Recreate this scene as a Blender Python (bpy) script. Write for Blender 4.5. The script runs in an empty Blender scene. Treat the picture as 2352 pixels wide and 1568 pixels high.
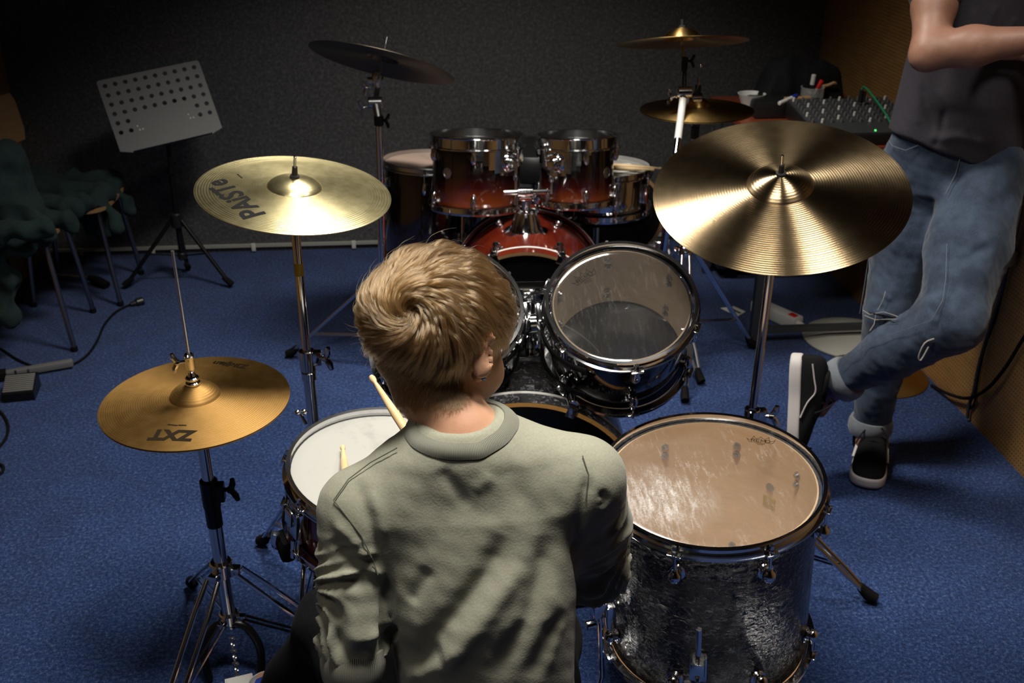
import bpy, bmesh, math, random
import numpy as np
from mathutils import Vector, Matrix
random.seed(7); RNG = np.random.default_rng(11)
S = bpy.context.scene
COL = S.collection
# ------------------------------------------------------------------ camera
CAMH, PITCH, YAW, FPX = 1.65, math.radians(26), math.radians(4.4), 2350.0
cam_d = bpy.data.cameras.new('camera'); cam = bpy.data.objects.new('camera', cam_d); COL.objects.link(cam)
cam_d.sensor_width = 36; cam_d.lens = FPX / 2352 * 36
cam.location = (0, 0, CAMH); cam.rotation_euler = (math.pi / 2 - PITCH, 0, -YAW)
cam_d.dof.use_dof = True; cam_d.dof.focus_distance = 1.5; cam_d.dof.aperture_fstop = 9.0
cam_d.clip_start = .05
S.camera = cam
# ------------------------------------------------------------------ world, lights, exposure
w = bpy.data.worlds.new('world'); S.world = w; w.use_nodes = True
w.node_tree.nodes['Background'].inputs[0].default_value = (.5, .55, .6, 1)
w.node_tree.nodes['Background'].inputs[1].default_value = 0.0
S.view_settings.view_transform = 'Standard'; S.view_settings.look = 'None'
S.view_settings.exposure = 0.0; S.view_settings.gamma = 1.0
S.view_settings.use_curve_mapping = False
def area_light(name, loc, size, power, spread, rot=(0, 0, 0), col=(1, .95, .86)):
    l = bpy.data.lights.new(name, 'AREA'); l.shape = 'RECTANGLE'; l.size, l.size_y = size
    l.energy = power; l.color = col; l.spread = math.radians(spread)
    o = bpy.data.objects.new(name, l); COL.objects.link(o); o.location = loc; o.rotation_euler = rot
    return o
area_light('ceiling_panel_light', (.10, 2.72, 2.52), (.60, .30), 28, 108)
area_light('ceiling_panel_light', (.12, 1.16, 2.52), (.60, .30), 21.5, 118)
area_light('ceiling_panel_light', (1.0, 1.75, 2.52), (.30, .30), 6, 110)
area_light('ceiling_panel_light', (-.9, .4, 2.52), (.6, .30), 3, 130)
# ------------------------------------------------------------------ projection helpers (true 3D points from pixel + distance)
cT, sT, cP, sP = math.cos(PITCH), math.sin(PITCH), math.cos(YAW), math.sin(YAW)
def hw(xh, yh, z): return Vector((xh * cP + yh * sP, -xh * sP + yh * cP, z))
def P(px, py, d):
    X = (px - 1176) / FPX * d; Y = -(py - 784) / FPX * d
    return hw(X, d * cT + Y * sT, CAMH - d * sT + Y * cT)
def PZ(px, py, z): return P(px, py, (CAMH - z) / (sT + (py - 784) / FPX * cT))
def PY(px, py, yh): return P(px, py, yh / (cT - (py - 784) / FPX * sT))
def PX(px, py, x0):
    a = P(px, py, 1.0) - Vector((0, 0, CAMH)); return Vector((0, 0, CAMH)) + a * (x0 / a.x)
def PB(px, py, y0):
    a = P(px, py, 1.0) - Vector((0, 0, CAMH)); return Vector((0, 0, CAMH)) + a * (y0 / a.y)
# ------------------------------------------------------------------ materials
MT = {}
def mat(name, col=(.5, .5, .5), rough=.5, metal=0.0, **k):
    m = bpy.data.materials.new(name); m.use_nodes = True
    b = m.node_tree.nodes['Principled BSDF']
    b.inputs['Base Color'].default_value = (*col, 1); b.inputs['Roughness'].default_value = rough
    b.inputs['Metallic'].default_value = metal
    for a, v in k.items():
        b.inputs[a.replace('_', ' ')].default_value = v
    MT[name] = m; return m
class NT:
    def __init__(s, m): s.m = m; s.t = m.node_tree; s.b = s.t.nodes['Principled BSDF']; s.o = s.t.nodes['Material Output']
    def n(s, typ, **k):
        x = s.t.nodes.new('ShaderNode' + typ)
        for a, v in k.items():
            if hasattr(x, a) and a not in ('inputs',):
                try: setattr(x, a, v); continue
                except Exception: pass
            x.inputs[a].default_value = v
        return x
    def l(s, a, b): s.t.links.new(a, b)
    def co(s, scale=(1, 1, 1), rot=(0, 0, 0)):
        c = s.n('TexCoord'); mp = s.n('Mapping'); mp.inputs['Scale'].default_value = scale; mp.inputs['Rotation'].default_value = rot
        s.l(c.outputs['Object'], mp.inputs[0]); return mp.outputs[0]
    def noise(s, vec, sc, det=3, ro=.5, dist=0):
        x = s.n('TexNoise'); x.inputs['Scale'].default_value = sc; x.inputs['Detail'].default_value = det
        x.inputs['Roughness'].default_value = ro; x.inputs['Distortion'].default_value = dist; s.l(vec, x.inputs['Vector']); return x.outputs['Fac']
    def math(s, op, a, b=None, c=None):
        x = s.n('Math'); x.operation = op
        for i, v in enumerate((a, b, c)):
            if v is None: continue
            if isinstance(v, (int, float)): x.inputs[i].default_value = v
            else: s.l(v, x.inputs[i])
        return x.outputs[0]
    def ramp(s, fac, stops):
        r = s.n('ValToRGB'); e = r.color_ramp.elements
        while len(e) < len(stops): e.new(.5)
        for i, (p, c) in enumerate(stops): e[i].position = p; e[i].color = (*c, 1) if len(c) == 3 else c
        s.l(fac, r.inputs[0]); return r.outputs[0]
    def mix(s, fac, a, b):
        x = s.n('Mix'); x.data_type = 'RGBA'
        for sock, v in ((x.inputs[0], fac), (x.inputs[6], a), (x.inputs[7], b)):
            if isinstance(v, (int, float)): sock.default_value = v
            elif isinstance(v, tuple): sock.default_value = (*v, 1)
            else: s.l(v, sock)
        return x.outputs[2]
    def bump(s, h, dist, st=1.0, to=None):
        x = s.n('Bump'); x.inputs['Distance'].default_value = dist; x.inputs['Strength'].default_value = st
        s.l(h, x.inputs['Height']); s.l(x.outputs[0], to or s.b.inputs['Normal']); return x.outputs[0]
    def col(s, c): s.l(c, s.b.inputs['Base Color'])
def g3(v): return (v, v, v)
mat('chrome', (.72, .72, .74), .10, 1.0)
mat('chrome_dull', (.55, .55, .56), .28, 1.0)
mat('steel', (.45, .45, .46), .32, 1.0)
mat('black_plastic', (.012, .012, .013), .35)
mat('black_rubber', (.005, .005, .005), .8, 0, Specular_IOR_Level=.12)
mat('black_metal', (.015, .015, .016), .3, .6)
mat('black_gloss', (.004, .004, .005), .08, Coat_Weight=1.0)
mat('black_head', (.004, .004, .004), .3)
mat('white_plastic', (.62, .61, .58), .35)
mat('red_plastic', (.6, .02, .015), .3)
mat('blue_plastic', (.015, .03, .3), .35)
mat('silver_strip', (.66, .65, .62), .4, .1)
mat('felt_washer', (.02, .02, .02), .95)
mat('print_black', (.004, .004, .005), .7, 0, Specular_IOR_Level=.15)
mat('print_faded', (.018, .012, .006), .8, 0, Specular_IOR_Level=.1)
mat('paper', (.75, .75, .73), .7)
mat('seat_vinyl', (.01, .01, .011), .38)
mat('yellow_tape', (.45, .30, .02), .4)
def wood(name, a, b, sc=6, rough=.45, axis=(1, 1, 12)):
    m = mat(name, a, rough); t = NT(m); v = t.co(axis)
    n = t.noise(v, sc, 6, .6, .6); t.col(t.ramp(n, [(.3, a), (.7, b)])); t.bump(n, .0004, .4); return m
wood('maple', (.64, .45, .25), (.72, .53, .32), 5, .55, (3, 3, 14))
wood('maple_grey', (.33, .25, .175), (.40, .31, .22), 5, .55, (3, 3, 14)); wood('stick_wood', (.66, .45, .22), (.78, .58, .32), 8, .45)
wood('hoop_wood', (.50, .24, .06), (.62, .33, .10), 8, .4)
wood('ply', (.21, .12, .055), (.27, .16, .075), 8, .45)
wood('table_wood', (.16, .03, .012), (.22, .05, .02), 5, .35)
def carpet():
    m = mat('carpet', (.03, .06, .2), .95); t = NT(m); v = t.co()
    a = t.noise(v, 115, 4, .7); b = t.noise(v, 330, 2, .6); c = t.noise(v, 9, 4, .6)
    f = t.math('ADD', t.math('MULTIPLY', a, .62), t.math('MULTIPLY', b, .38))
    cr = t.ramp(f, [(.40, (.005, .014, .056)), (.50, (.0125, .034, .125)), (.57, (.034, .068, .180)), (.65, (.11, .15, .25))])
    dk = t.ramp(c, [(.3, g3(.80)), (.7, g3(1.12))])
    mx = t.n('Mix'); mx.data_type = 'RGBA'; mx.blend_type = 'MULTIPLY'; mx.inputs[0].default_value = 1
    t.l(cr, mx.inputs[6]); t.l(dk, mx.inputs[7]); t.col(mx.outputs[2]); t.b.inputs['Specular IOR Level'].default_value = .15
    t.b.inputs['Sheen Weight'].default_value = .15
    t.bump(f, .004, .8)
carpet()
def felt():
    m = mat('felt_wall', (.1, .1, .1), .95); t = NT(m); v = t.co()
    a = t.noise(v, 75, 4, .7); b = t.noise(v, 330, 2, .6)
    f = t.math('ADD', t.math('MULTIPLY', a, .6), t.math('MULTIPLY', b, .4))
    t.col(t.ramp(f, [(.34, (.045, .046, .048)), (.52, (.088, .088, .092)), (.68, (.17, .17, .175))])); t.b.inputs['Specular IOR Level'].default_value = .1
    t.bump(f, .003, .6)
felt()
def perf(name, axis):
    m = mat(name, (.42, .22, .075), .55); t = NT(m); c = t.n('TexCoord'); sp = t.n('SeparateXYZ'); t.l(c.outputs['Object'], sp.inputs[0])
    u = sp.outputs[axis]; z = sp.outputs[2]; sc = 1 / .0125
    row = t.math('FLOOR', t.math('MULTIPLY', z, sc))
    sh = t.math('MULTIPLY', t.math('FLOORED_MODULO', row, 2.0), .5)
    fu = t.math('SUBTRACT', t.math('FRACT', t.math('ADD', t.math('MULTIPLY', u, sc), sh)), .5)
    fz = t.math('SUBTRACT', t.math('FRACT', t.math('MULTIPLY', z, sc)), .5)
    d = t.math('SQRT', t.math('ADD', t.math('MULTIPLY', fu, fu), t.math('MULTIPLY', fz, fz)))
    hole = t.ramp(d, [(.16, g3(1)), (.20, g3(0))])
    n = t.noise(t.co((1, 1, 3)), 9, 5, .6)
    wd = t.ramp(n, [(.3, (.24, .125, .038)), (.7, (.31, .168, .055))])
    t.col(t.mix(hole, wd, (.02, .01, .004))); t.bump(t.math('MULTIPLY', hole, -1.0), .002, .6)
perf('perf_board', 1)
mat('plain_wall', (.07, .07, .075), .9); mat('ceiling_paint', (.05, .05, .05), .9)
def cymbal_mat(name, col, rough, an, ring_k, ring_b, mott=0.0, col2=None, edge_k=None):
    m = mat(name, col, rough, 1.0); t = NT(m)
    t.b.inputs['Anisotropic'].default_value = an; t.b.inputs['Anisotropic Rotation'].default_value = .25
    tg = t.n('Tangent'); tg.direction_type = 'RADIAL'; tg.axis = 'Z'; t.l(tg.outputs[0], t.b.inputs['Tangent'])
    c = t.n('TexCoord'); sp = t.n('SeparateXYZ'); t.l(c.outputs['Object'], sp.inputs[0])
    r = t.math('SQRT', t.math('ADD', t.math('MULTIPLY', sp.outputs[0], sp.outputs[0]), t.math('MULTIPLY', sp.outputs[1], sp.outputs[1])))
    cb = t.n('CombineXYZ'); t.l(r, cb.inputs[0])
    n1 = t.noise(cb.outputs[0], 140, 4, .7)
    w = t.math('SINE', t.math('ADD', t.math('MULTIPLY', r, ring_k), t.math('MULTIPLY', n1, 5.0)))
    h = t.math('ADD', w, t.math('MULTIPLY', n1, 1.4))
    if edge_k:
        e = t.ramp(r, [(edge_k[0], g3(.08)), (edge_k[1], g3(1))]); h = t.math('MULTIPLY', h, e)
    nn = t.noise(c.outputs['Object'], 38, 4, .6); n3 = t.noise(c.outputs['Object'], 260, 2, .6)
    if mott: h = t.math('ADD', h, t.math('MULTIPLY', nn, mott))
    bp = t.bump(h, ring_b, .8)
    c2 = col2 or tuple(x * .72 for x in col)
    f = t.math('ADD', t.math('MULTIPLY', nn, .7), t.math('MULTIPLY', n3, .3))
    t.col(t.mix(t.ramp(f, [(.25, g3(0)), (.75, g3(1))]), c2, col))
    rr = t.n('MapRange'); rr.inputs[1].default_value = .3; rr.inputs[2].default_value = .7; rr.inputs[3].default_value = rough * .96; rr.inputs[4].default_value = rough * 1.06
    t.l(nn, rr.inputs[0]); t.l(rr.outputs[0], t.b.inputs['Roughness'])
cymbal_mat('cymbal_bright', (.80, .71, .42), .31, .45, 1100, .00030, .4, (.74, .64, .33), (.150, .172))
cymbal_mat('cymbal_ride', (.255, .190, .112), .25, .98, 1150, .00016, 0, (.23, .168, .095))
cymbal_mat('cymbal_hat', (.36, .215, .075), .56, .5, 1500, .00012, 0, (.31, .175, .05))
cymbal_mat('cymbal_old', (.46, .31, .12), .40, .8, 1500, .00005, 0, (.36, .23, .08)); cymbal_mat('cymbal_dark', (.17, .145, .11), .5, .7, 1500, .00005, 0, (.13, .105, .075))
def pearl():
    m = mat('black_pearl', (.02, .02, .022), .18, 0.0); t = NT(m); v = t.co()
    d = t.noise(t.co((1, 1, 1.7)), 55, 5, .62, 1.6)
    vo = t.n('TexVoronoi'); vo.inputs['Scale'].default_value = 150
    mx = t.n('VectorMath'); mx.operation = 'ADD'
    sc = t.n('VectorMath'); sc.operation = 'SCALE'; sc.inputs['Scale'].default_value = .05
    nz = t.n('TexNoise'); nz.inputs['Scale'].default_value = 22; t.l(v, nz.inputs['Vector'])
    t.l(nz.outputs['Color'], sc.inputs[0]); t.l(v, mx.inputs[0]); t.l(sc.outputs[0], mx.inputs[1]); t.l(mx.outputs[0], vo.inputs['Vector'])
    h = t.math('ADD', t.math('MULTIPLY', d, 1.2), t.math('MULTIPLY', vo.outputs['Distance'], .5))
    t.bump(h, .0075, .9)
    t.col(t.ramp(d, [(.4, (.006, .006, .008)), (.54, (.018, .018, .022)), (.64, (.20, .20, .22))]))
    t.b.inputs['Metallic'].default_value = .1; t.b.inputs['Coat Weight'].default_value = .25; t.b.inputs['Coat Roughness'].default_value = .05
    t.b.inputs['Roughness'].default_value = .13
pearl()
def burst(name, lo=(.15, .028, .005), hi=(.03, .003, .003), dark=(.006, .002, .002), z0=-.19, z1=-.08):
    # sunburst lacquer: deep red, nearly black towards the rim; amber low on the shell is painted lamp glow
    m = mat(name, hi, .16, 0.0, Coat_Weight=1.0, Coat_Roughness=.05); t = NT(m)
    c = t.n('TexCoord'); sp = t.n('SeparateXYZ'); t.l(c.outputs['Object'], sp.inputs[0])
    mr = t.n('MapRange'); mr.inputs[1].default_value = z0; mr.inputs[2].default_value = z1; t.l(sp.outputs[2], mr.inputs[0])
    wv = t.noise(t.co((6, 6, 1)), 6, 4, .6)
    f = t.math('ADD', mr.outputs[0], t.math('MULTIPLY', t.math('SUBTRACT', wv, .5), .12))
    t.col(t.ramp(f, [(0, lo), (.22, tuple(x * .5 + y * .5 for x, y in zip(lo, hi))), (.42, hi), (.75, dark)]))
burst('sunburst'); burst('sunburst_floor', (.10, .012, .008), (.03, .004, .004), (.006, .002, .002), -.42, -.15)
m = mat('red_lacquer', (.12, .012, .006), .14, 0, Coat_Weight=1.0, Coat_Roughness=.05)
t = NT(m); n = t.noise(t.co((1, 1, 5)), 7, 5, .6); t.col(t.ramp(n, [(.3, (.075, .007, .004)), (.7, (.14, .018, .006))]))
mat('snare_red', (.08, .008, .006), .2, Coat_Weight=1.0)
def clear_head(name, scuff=.35, tint=(.93, .92, .90), rough=.07, sc=60, haze=.05, patch=None):
    m = bpy.data.materials.new(name); m.use_nodes = True; MT[name] = m; t = NT(m)
    tr = t.n('BsdfTransparent'); tr.inputs[0].default_value = (*tint, 1)
    gl = t.n('BsdfGlossy'); gl.inputs['Roughness'].default_value = rough; gl.inputs[0].default_value = (1, 1, 1, 1)
    fr = t.n('Fresnel'); fr.inputs['IOR'].default_value = 1.6
    v = t.co((1, 1, 1)); a = t.noise(t.co((1, .20, 1), (0, 0, .7)), sc, 3, .6, .5); b = t.noise(v, sc * 3, 3, .6); c = t.noise(t.co((1, 1, 1), (0, 0, 2)), 7, 2, .5)
    t.bump(t.math('ADD', a, b), .00006, .3, gl.inputs['Normal'])
    m1 = t.n('MixShader'); t.l(fr.outputs[0], m1.inputs[0]); t.l(tr.outputs[0], m1.inputs[1]); t.l(gl.outputs[0], m1.inputs[2])
    df = t.n('BsdfDiffuse'); df.inputs[0].default_value = (.85, .85, .85, 1)
    f = t.math('MULTIPLY', t.ramp(t.math('ADD', t.math('MULTIPLY', a, .6), t.math('MULTIPLY', b, .4)), [(.53, g3(0)), (.70, g3(1))]), t.ramp(c, [(.42, g3(.08)), (.62, g3(1))]))
    f = t.math('ADD', t.math('MULTIPLY', f, scuff), haze)
    if patch:   # a worn, dusty playing spot
        vd = t.n('VectorMath'); vd.operation = 'DISTANCE'; oc = t.n('TexCoord'); t.l(oc.outputs['Object'], vd.inputs[0]); vd.inputs[1].default_value = patch
        dd = t.math('ADD', vd.outputs['Value'], t.math('MULTIPLY', t.math('SUBTRACT', c, .5), .10))
        pm = t.ramp(dd, [(.03, g3(1)), (.12, g3(0))]); k2 = t.ramp(t.math('ADD', t.math('MULTIPLY', a, .6), t.math('MULTIPLY', b, .4)), [(.42, g3(.06)), (.66, g3(.42))])
        f = t.math('ADD', f, t.math('MULTIPLY', pm, k2))
    m2 = t.n('MixShader'); t.l(f, m2.inputs[0]); t.l(m1.outputs[0], m2.inputs[1]); t.l(df.outputs[0], m2.inputs[2]); t.l(m2.outputs[0], t.o.inputs[0])
clear_head('clear_head', .06, haze=.014, sc=160); clear_head('clear_head_scuffed', .20, haze=.05, sc=120, rough=.14, patch=(-.115, -.045, -.0125))
clear_head('smoked_head', .06, (.06, .06, .07), .10, 90, .012)
m = mat('coated_head', (.74, .74, .69), .6); t = NT(m); v = t.co(); a = t.noise(v, 14, 6, .75); b = t.noise(v, 3, 3)
t.col(t.ramp(t.math('ADD', t.math('MULTIPLY', a, .5), t.math('MULTIPLY', b, .5)), [(.34, (.29, .285, .26)), (.46, (.38, .375, .35))]))
def denim(name, base, light):
    m = mat(name, base, .85); t = NT(m); v = t.co()
    a = t.noise(v, 11, 4, .6); f = t.noise(t.co((1, 1, .25)), 400, 2, .6)
    k = t.math('ADD', t.math('MULTIPLY', a, .75), t.math('MULTIPLY', f, .25))
    t.col(t.ramp(k, [(.38, base), (.64, light)])); t.bump(f, .0006, .5); t.b.inputs['Sheen Weight'].default_value = .2
denim('denim', (.011, .023, .050), (.048, .075, .125)); denim('denim_cuff', (.15, .17, .20), (.24, .26, .29))
def fabric(name, col, col2, sc=240, rough=.9, sheen=.25, bmp=.0007, lo=3):
    m = mat(name, col, rough); t = NT(m); v = t.co(); a = t.noise(v, sc, 3, .6); b = t.noise(v, lo, 3, .6)
    t.col(t.ramp(t.math('ADD', t.math('MULTIPLY', a, .5), t.math('MULTIPLY', b, .5)), [(.35, col), (.65, col2)]))
    t.bump(a, bmp, .5); t.b.inputs['Sheen Weight'].default_value = sheen; t.b.inputs['Specular IOR Level'].default_value = .2 if sheen > .03 else .03
fabric('sweatshirt', (.235, .235, .178), (.30, .30, .235), 320, .9, .15, .0008)
fabric('tshirt_dark', (.035, .032, .042), (.055, .050, .062), 260, .9, .04)
fabric('trousers_black', (.005, .005, .006), (.010, .010, .011), 200, .9, .01)
fabric('jacket_teal', (.013, .023, .024), (.024, .040, .039), 160, .9, .03)
fabric('bag_black', (.008, .008, .009), (.016, .016, .017), 160, .6, .01)
fabric('sneaker_canvas', (.010, .010, .011), (.018, .018, .019), 300, .9, .01)
fabric('lilac_sock', (.22, .15, .34), (.30, .21, .44), 300)
mat('shoe_sole', (.62, .58, .57), .6); mat('shoe_grey', (.30, .31, .33), .6); mat('shoe_blue', (.02, .05, .38), .5)
def rib(name, axis, per, col):
    m = mat(name, col, .9, Sheen_Weight=.15); t = NT(m); c = t.n('UVMap'); sp = t.n('SeparateXYZ'); t.l(c.outputs[0], sp.inputs[0])
    w_ = t.math('SINE', t.math('MULTIPLY', sp.outputs[axis], per)); t.bump(w_, .0012, .8)
rib('rib_knit', 0, 6.2832, (.26, .26, .20))
def skin(name, a, b, rough=.5, sss=.12):
    m = mat(name, a, rough); t = NT(m); n = t.noise(t.co(), 14, 5, .6); n2 = t.noise(t.co(), 350, 3, .6)
    t.col(t.ramp(n, [(.35, a), (.65, b)])); t.bump(n2, .0004, .4); t.b.inputs['Subsurface Weight'].default_value = sss
    t.b.inputs['Subsurface Radius'].default_value = (.010, .004, .002); t.b.inputs['Subsurface Scale'].default_value = 1.0
skin('skin_boy', (.48, .25, .155), (.58, .33, .21), .5, .08); skin('skin_man', (.26, .125, .082), (.33, .17, .115), .5)
mat('eye_white', (.75, .73, .7), .2); mat('iris', (.06, .09, .12), .2); mat('lips', (.42, .14, .12), .45)
mat('earring_blue', (.02, .18, .45), .1, .6)
m = bpy.data.materials.new('hair_blond'); m.use_nodes = True; MT['hair_blond'] = m; t = NT(m)
h = t.n('BsdfHairPrincipled'); h.parametrization = 'COLOR'; hi = t.n('HairInfo')
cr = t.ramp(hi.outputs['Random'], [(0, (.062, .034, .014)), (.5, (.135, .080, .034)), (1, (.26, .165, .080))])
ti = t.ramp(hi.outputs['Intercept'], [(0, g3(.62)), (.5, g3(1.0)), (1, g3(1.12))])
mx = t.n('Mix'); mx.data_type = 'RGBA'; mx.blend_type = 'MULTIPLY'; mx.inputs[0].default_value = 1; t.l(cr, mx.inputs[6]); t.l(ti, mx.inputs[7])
t.l(mx.outputs[2], h.inputs['Color']); h.inputs['Roughness'].default_value = .28; h.inputs['Radial Roughness'].default_value = .45
h.inputs['Random Roughness'].default_value = .2; t.l(h.outputs[0], t.o.inputs[0])
mat('scalp', (.13, .075, .035), .7); mat('hair_dark', (.03, .018, .01), .6)
def glassy(name, al=.25):
    m = bpy.data.materials.new(name); m.use_nodes = True; MT[name] = m; t = NT(m)
    tr = t.n('BsdfTransparent'); gl = t.n('BsdfGlossy'); gl.inputs['Roughness'].default_value = .1
    df = t.n('BsdfDiffuse'); df.inputs[0].default_value = (.6, .62, .58, 1)
    a = t.n('MixShader'); a.inputs[0].default_value = .15; t.l(tr.outputs[0], a.inputs[1]); t.l(gl.outputs[0], a.inputs[2])
    b = t.n('MixShader'); b.inputs[0].default_value = al; t.l(a.outputs[0], b.inputs[1]); t.l(df.outputs[0], b.inputs[2]); t.l(b.outputs[0], t.o.inputs[0])
glassy('jar_glass')
def emis(name, c, s):
    m = mat(name, c, .4); b = m.node_tree.nodes['Principled BSDF']; b.inputs['Emission Color'].default_value = (*c, 1); b.inputs['Emission Strength'].default_value = s
emis('led_green', (.1, 1, .2), 1.2); emis('led_red', (1, .1, .05), 1.2); emis('led_yellow', (1, .6, .05), 1.0)
mat('mixer_grey', (.035, .038, .042), .5); mat('knob_grey', (.11, .11, .115), .4); mat('green_cable', (.01, .22, .09), .4)
mat('brown_card', (.42, .25, .12), .7); mat('disc_grey', (.34, .335, .30), .7)
# ------------------------------------------------------------------ geometry helpers
def frame(n, ref=None):
    n = Vector(n).normalized(); ref = Vector(ref) if ref is not None else (Vector((1, 0, 0)) if abs(n.x) < .9 else Vector((0, 1, 0)))
    x = (ref - n * ref.dot(n)).normalized(); y = n.cross(x); return Matrix((x, y, n)).transposed()
def frameM(c, n, ref=None):
    return Matrix.Translation(Vector(c)) @ frame(n, ref).to_4x4()
WM = {}
def reg(o, parent, M):
    WM[o.name] = M
    if parent is not None: o.parent = parent; o.matrix_local = WM[parent.name].inverted() @ M
    else: o.matrix_world = M
def thing(name, label, cat, loc=(0, 0, 0), M=None, group=None):
    o = bpy.data.objects.new(name, None); COL.objects.link(o); o.empty_display_size = .05
    M = M if M is not None else Matrix.Translation(Vector(loc)); o.matrix_world = M; WM[o.name] = M
    o['label'] = label; o['category'] = cat
    if group: o['group'] = group
    return o
def tag(o, label, cat, group=None, kind=None):
    o['label'] = label; o['category'] = cat
    if group: o['group'] = group
    if kind: o['kind'] = kind
    return o
class MB:
    """collects shapes in world space (after the transform M) and links them as one mesh object"""
    def __init__(s, M=None): s.v = []; s.f = []; s.M = M or Matrix.Identity(4); s.uv = {}
    def add(s, vs, fs):
        b = len(s.v); s.v += [s.M @ Vector(v) for v in vs]; s.f += [tuple(i + b for i in f) for f in fs]; return s
    def box(s, c, size, R=None, bev=0.0):
        c = Vector(c); hx, hy, hz = [q / 2 for q in size]; R = R or Matrix.Identity(3)
        if bev <= 0:
            vs = [c + R @ Vector((x * hx, y * hy, z * hz)) for z in (-1, 1) for y in (-1, 1) for x in (-1, 1)]
            return s.add(vs, [(0, 2, 3, 1), (4, 5, 7, 6), (0, 1, 5, 4), (2, 6, 7, 3), (0, 4, 6, 2), (1, 3, 7, 5)])
        bm = bmesh.new(); bmesh.ops.create_cube(bm, size=1)
        for v in bm.verts: v.co = Vector((v.co.x * size[0], v.co.y * size[1], v.co.z * size[2]))
        bmesh.ops.bevel(bm, geom=bm.edges[:], offset=bev, segments=2, affect='EDGES', profile=.6)
        bm.verts.index_update(); vs = [c + R @ v.co for v in bm.verts]; fs = [[v.index for v in f.verts] for f in bm.faces]; bm.free()
        return s.add(vs, fs)
    def lathe(s, prof, M=None, n=48, closed=False, a0=0, a1=2 * math.pi):
        M = M or Matrix.Identity(4); full = abs(a1 - a0 - 2 * math.pi) < 1e-6; m = n if full else n + 1
        vs = [M @ Vector((r * math.cos(a0 + (a1 - a0) * i / n), r * math.sin(a0 + (a1 - a0) * i / n), z)) for r, z in prof for i in range(m)]
        k = len(prof); fs = []
        for j in range(k if closed else k - 1):
            j2 = (j + 1) % k
            for i in range(n):
                i2 = (i + 1) % m if full else i + 1
                fs.append((j * m + i, j * m + i2, j2 * m + i2, j2 * m + i))
        return s.add(vs, fs)
    def disc(s, c, n, r, k=24): return s.add([frameM(c, n) @ Vector((r * math.cos(2 * math.pi * i / k), r * math.sin(2 * math.pi * i / k), 0)) for i in range(k)], [tuple(range(k))])
    def cyl(s, a, b, r, r2=None, n=16, bev=0.0):
        a = Vector(a); b = Vector(b); L = (b - a).length; r2 = r if r2 is None else r2
        e = min(bev, r * .5, L * .3)
        pr = [(1e-5, 0), (r - e, 0), (r, e), (r2, L - e), (r2 - e, L), (1e-5, L)] if e > 0 else [(1e-5, 0), (r, 0), (r, 0), (r2, L), (r2, L), (1e-5, L)]
        return s.lathe(pr, frameM(a, b - a), n)
    def tube(s, pts, r, n=10, smooth=0, caps=True, flat=1.0):
        pts = [Vector(p) for p in pts]
        if smooth:
            q = []
            for i in range(len(pts) - 1):
                p0 = pts[max(i - 1, 0)]; p1 = pts[i]; p2 = pts[i + 1]; p3 = pts[min(i + 2, len(pts) - 1)]
                for k in range(smooth):
                    t = k / smooth
                    q.append(.5 * ((2 * p1) + (p2 - p0) * t + (2 * p0 - 5 * p1 + 4 * p2 - p3) * t * t + (3 * p1 - p0 - 3 * p2 + p3) * t ** 3))
            q.append(pts[-1]); pts = q
        rr = r if isinstance(r, (list, tuple)) else [r] * len(pts)
        if len(rr) != len(pts): rr = list(np.interp(np.linspace(0, 1, len(pts)), np.linspace(0, 1, len(rr)), rr))
        vs = []; up = None
        for i, p in enumerate(pts):
            d = (pts[min(i + 1, len(pts) - 1)] - pts[max(i - 1, 0)]).normalized()
            if up is None: up = frame(d).col[0].copy()
            up = (up - d * up.dot(d)); up = up.normalized() if up.length > 1e-6 else frame(d).col[0].copy(); sd = d.cross(up)
            for k in range(n):
                a = 2 * math.pi * k / n; vs.append(p + (up * math.cos(a) + sd * math.sin(a) * flat) * rr[i])
        fs = [(i * n + k, i * n + (k + 1) % n, (i + 1) * n + (k + 1) % n, (i + 1) * n + k) for i in range(len(pts) - 1) for k in range(n)]
        if caps: fs += [tuple(range(n))[::-1], tuple((len(pts) - 1) * n + k for k in range(n))]
        return s.add(vs, fs)
    def sph(s, c, r, n=20, sc=(1, 1, 1), R=None):
        M = Matrix.Translation(Vector(c)) @ (R.to_4x4() if R else Matrix.Identity(4)) @ Matrix.Diagonal((*sc, 1))
        return s.lathe([(max(1e-5, r * math.cos(-math.pi / 2 + math.pi * i / (n // 2))), r * math.sin(-math.pi / 2 + math.pi * i / (n // 2))) for i in range(n // 2 + 1)], M, n)
    def torus(s, c, n, R, r, N=48, k=10):
        return s.lathe([(R + r * math.cos(2 * math.pi * i / k), r * math.sin(2 * math.pi * i / k)) for i in range(k)], frameM(c, n), N, True)
    def ext(s, poly, th, M=None):
        """prism: polygon in local xy, extruded -th/2..th/2 in z"""
        M = M or Matrix.Identity(4); n = len(poly)
        vs = [M @ Vector((x, y, z)) for z in (-th / 2, th / 2) for x, y in poly]
        return s.add(vs, [tuple(range(n))[::-1], tuple(range(n, 2 * n))] + [(i, (i + 1) % n, n + (i + 1) % n, n + i) for i in range(n)])
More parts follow.
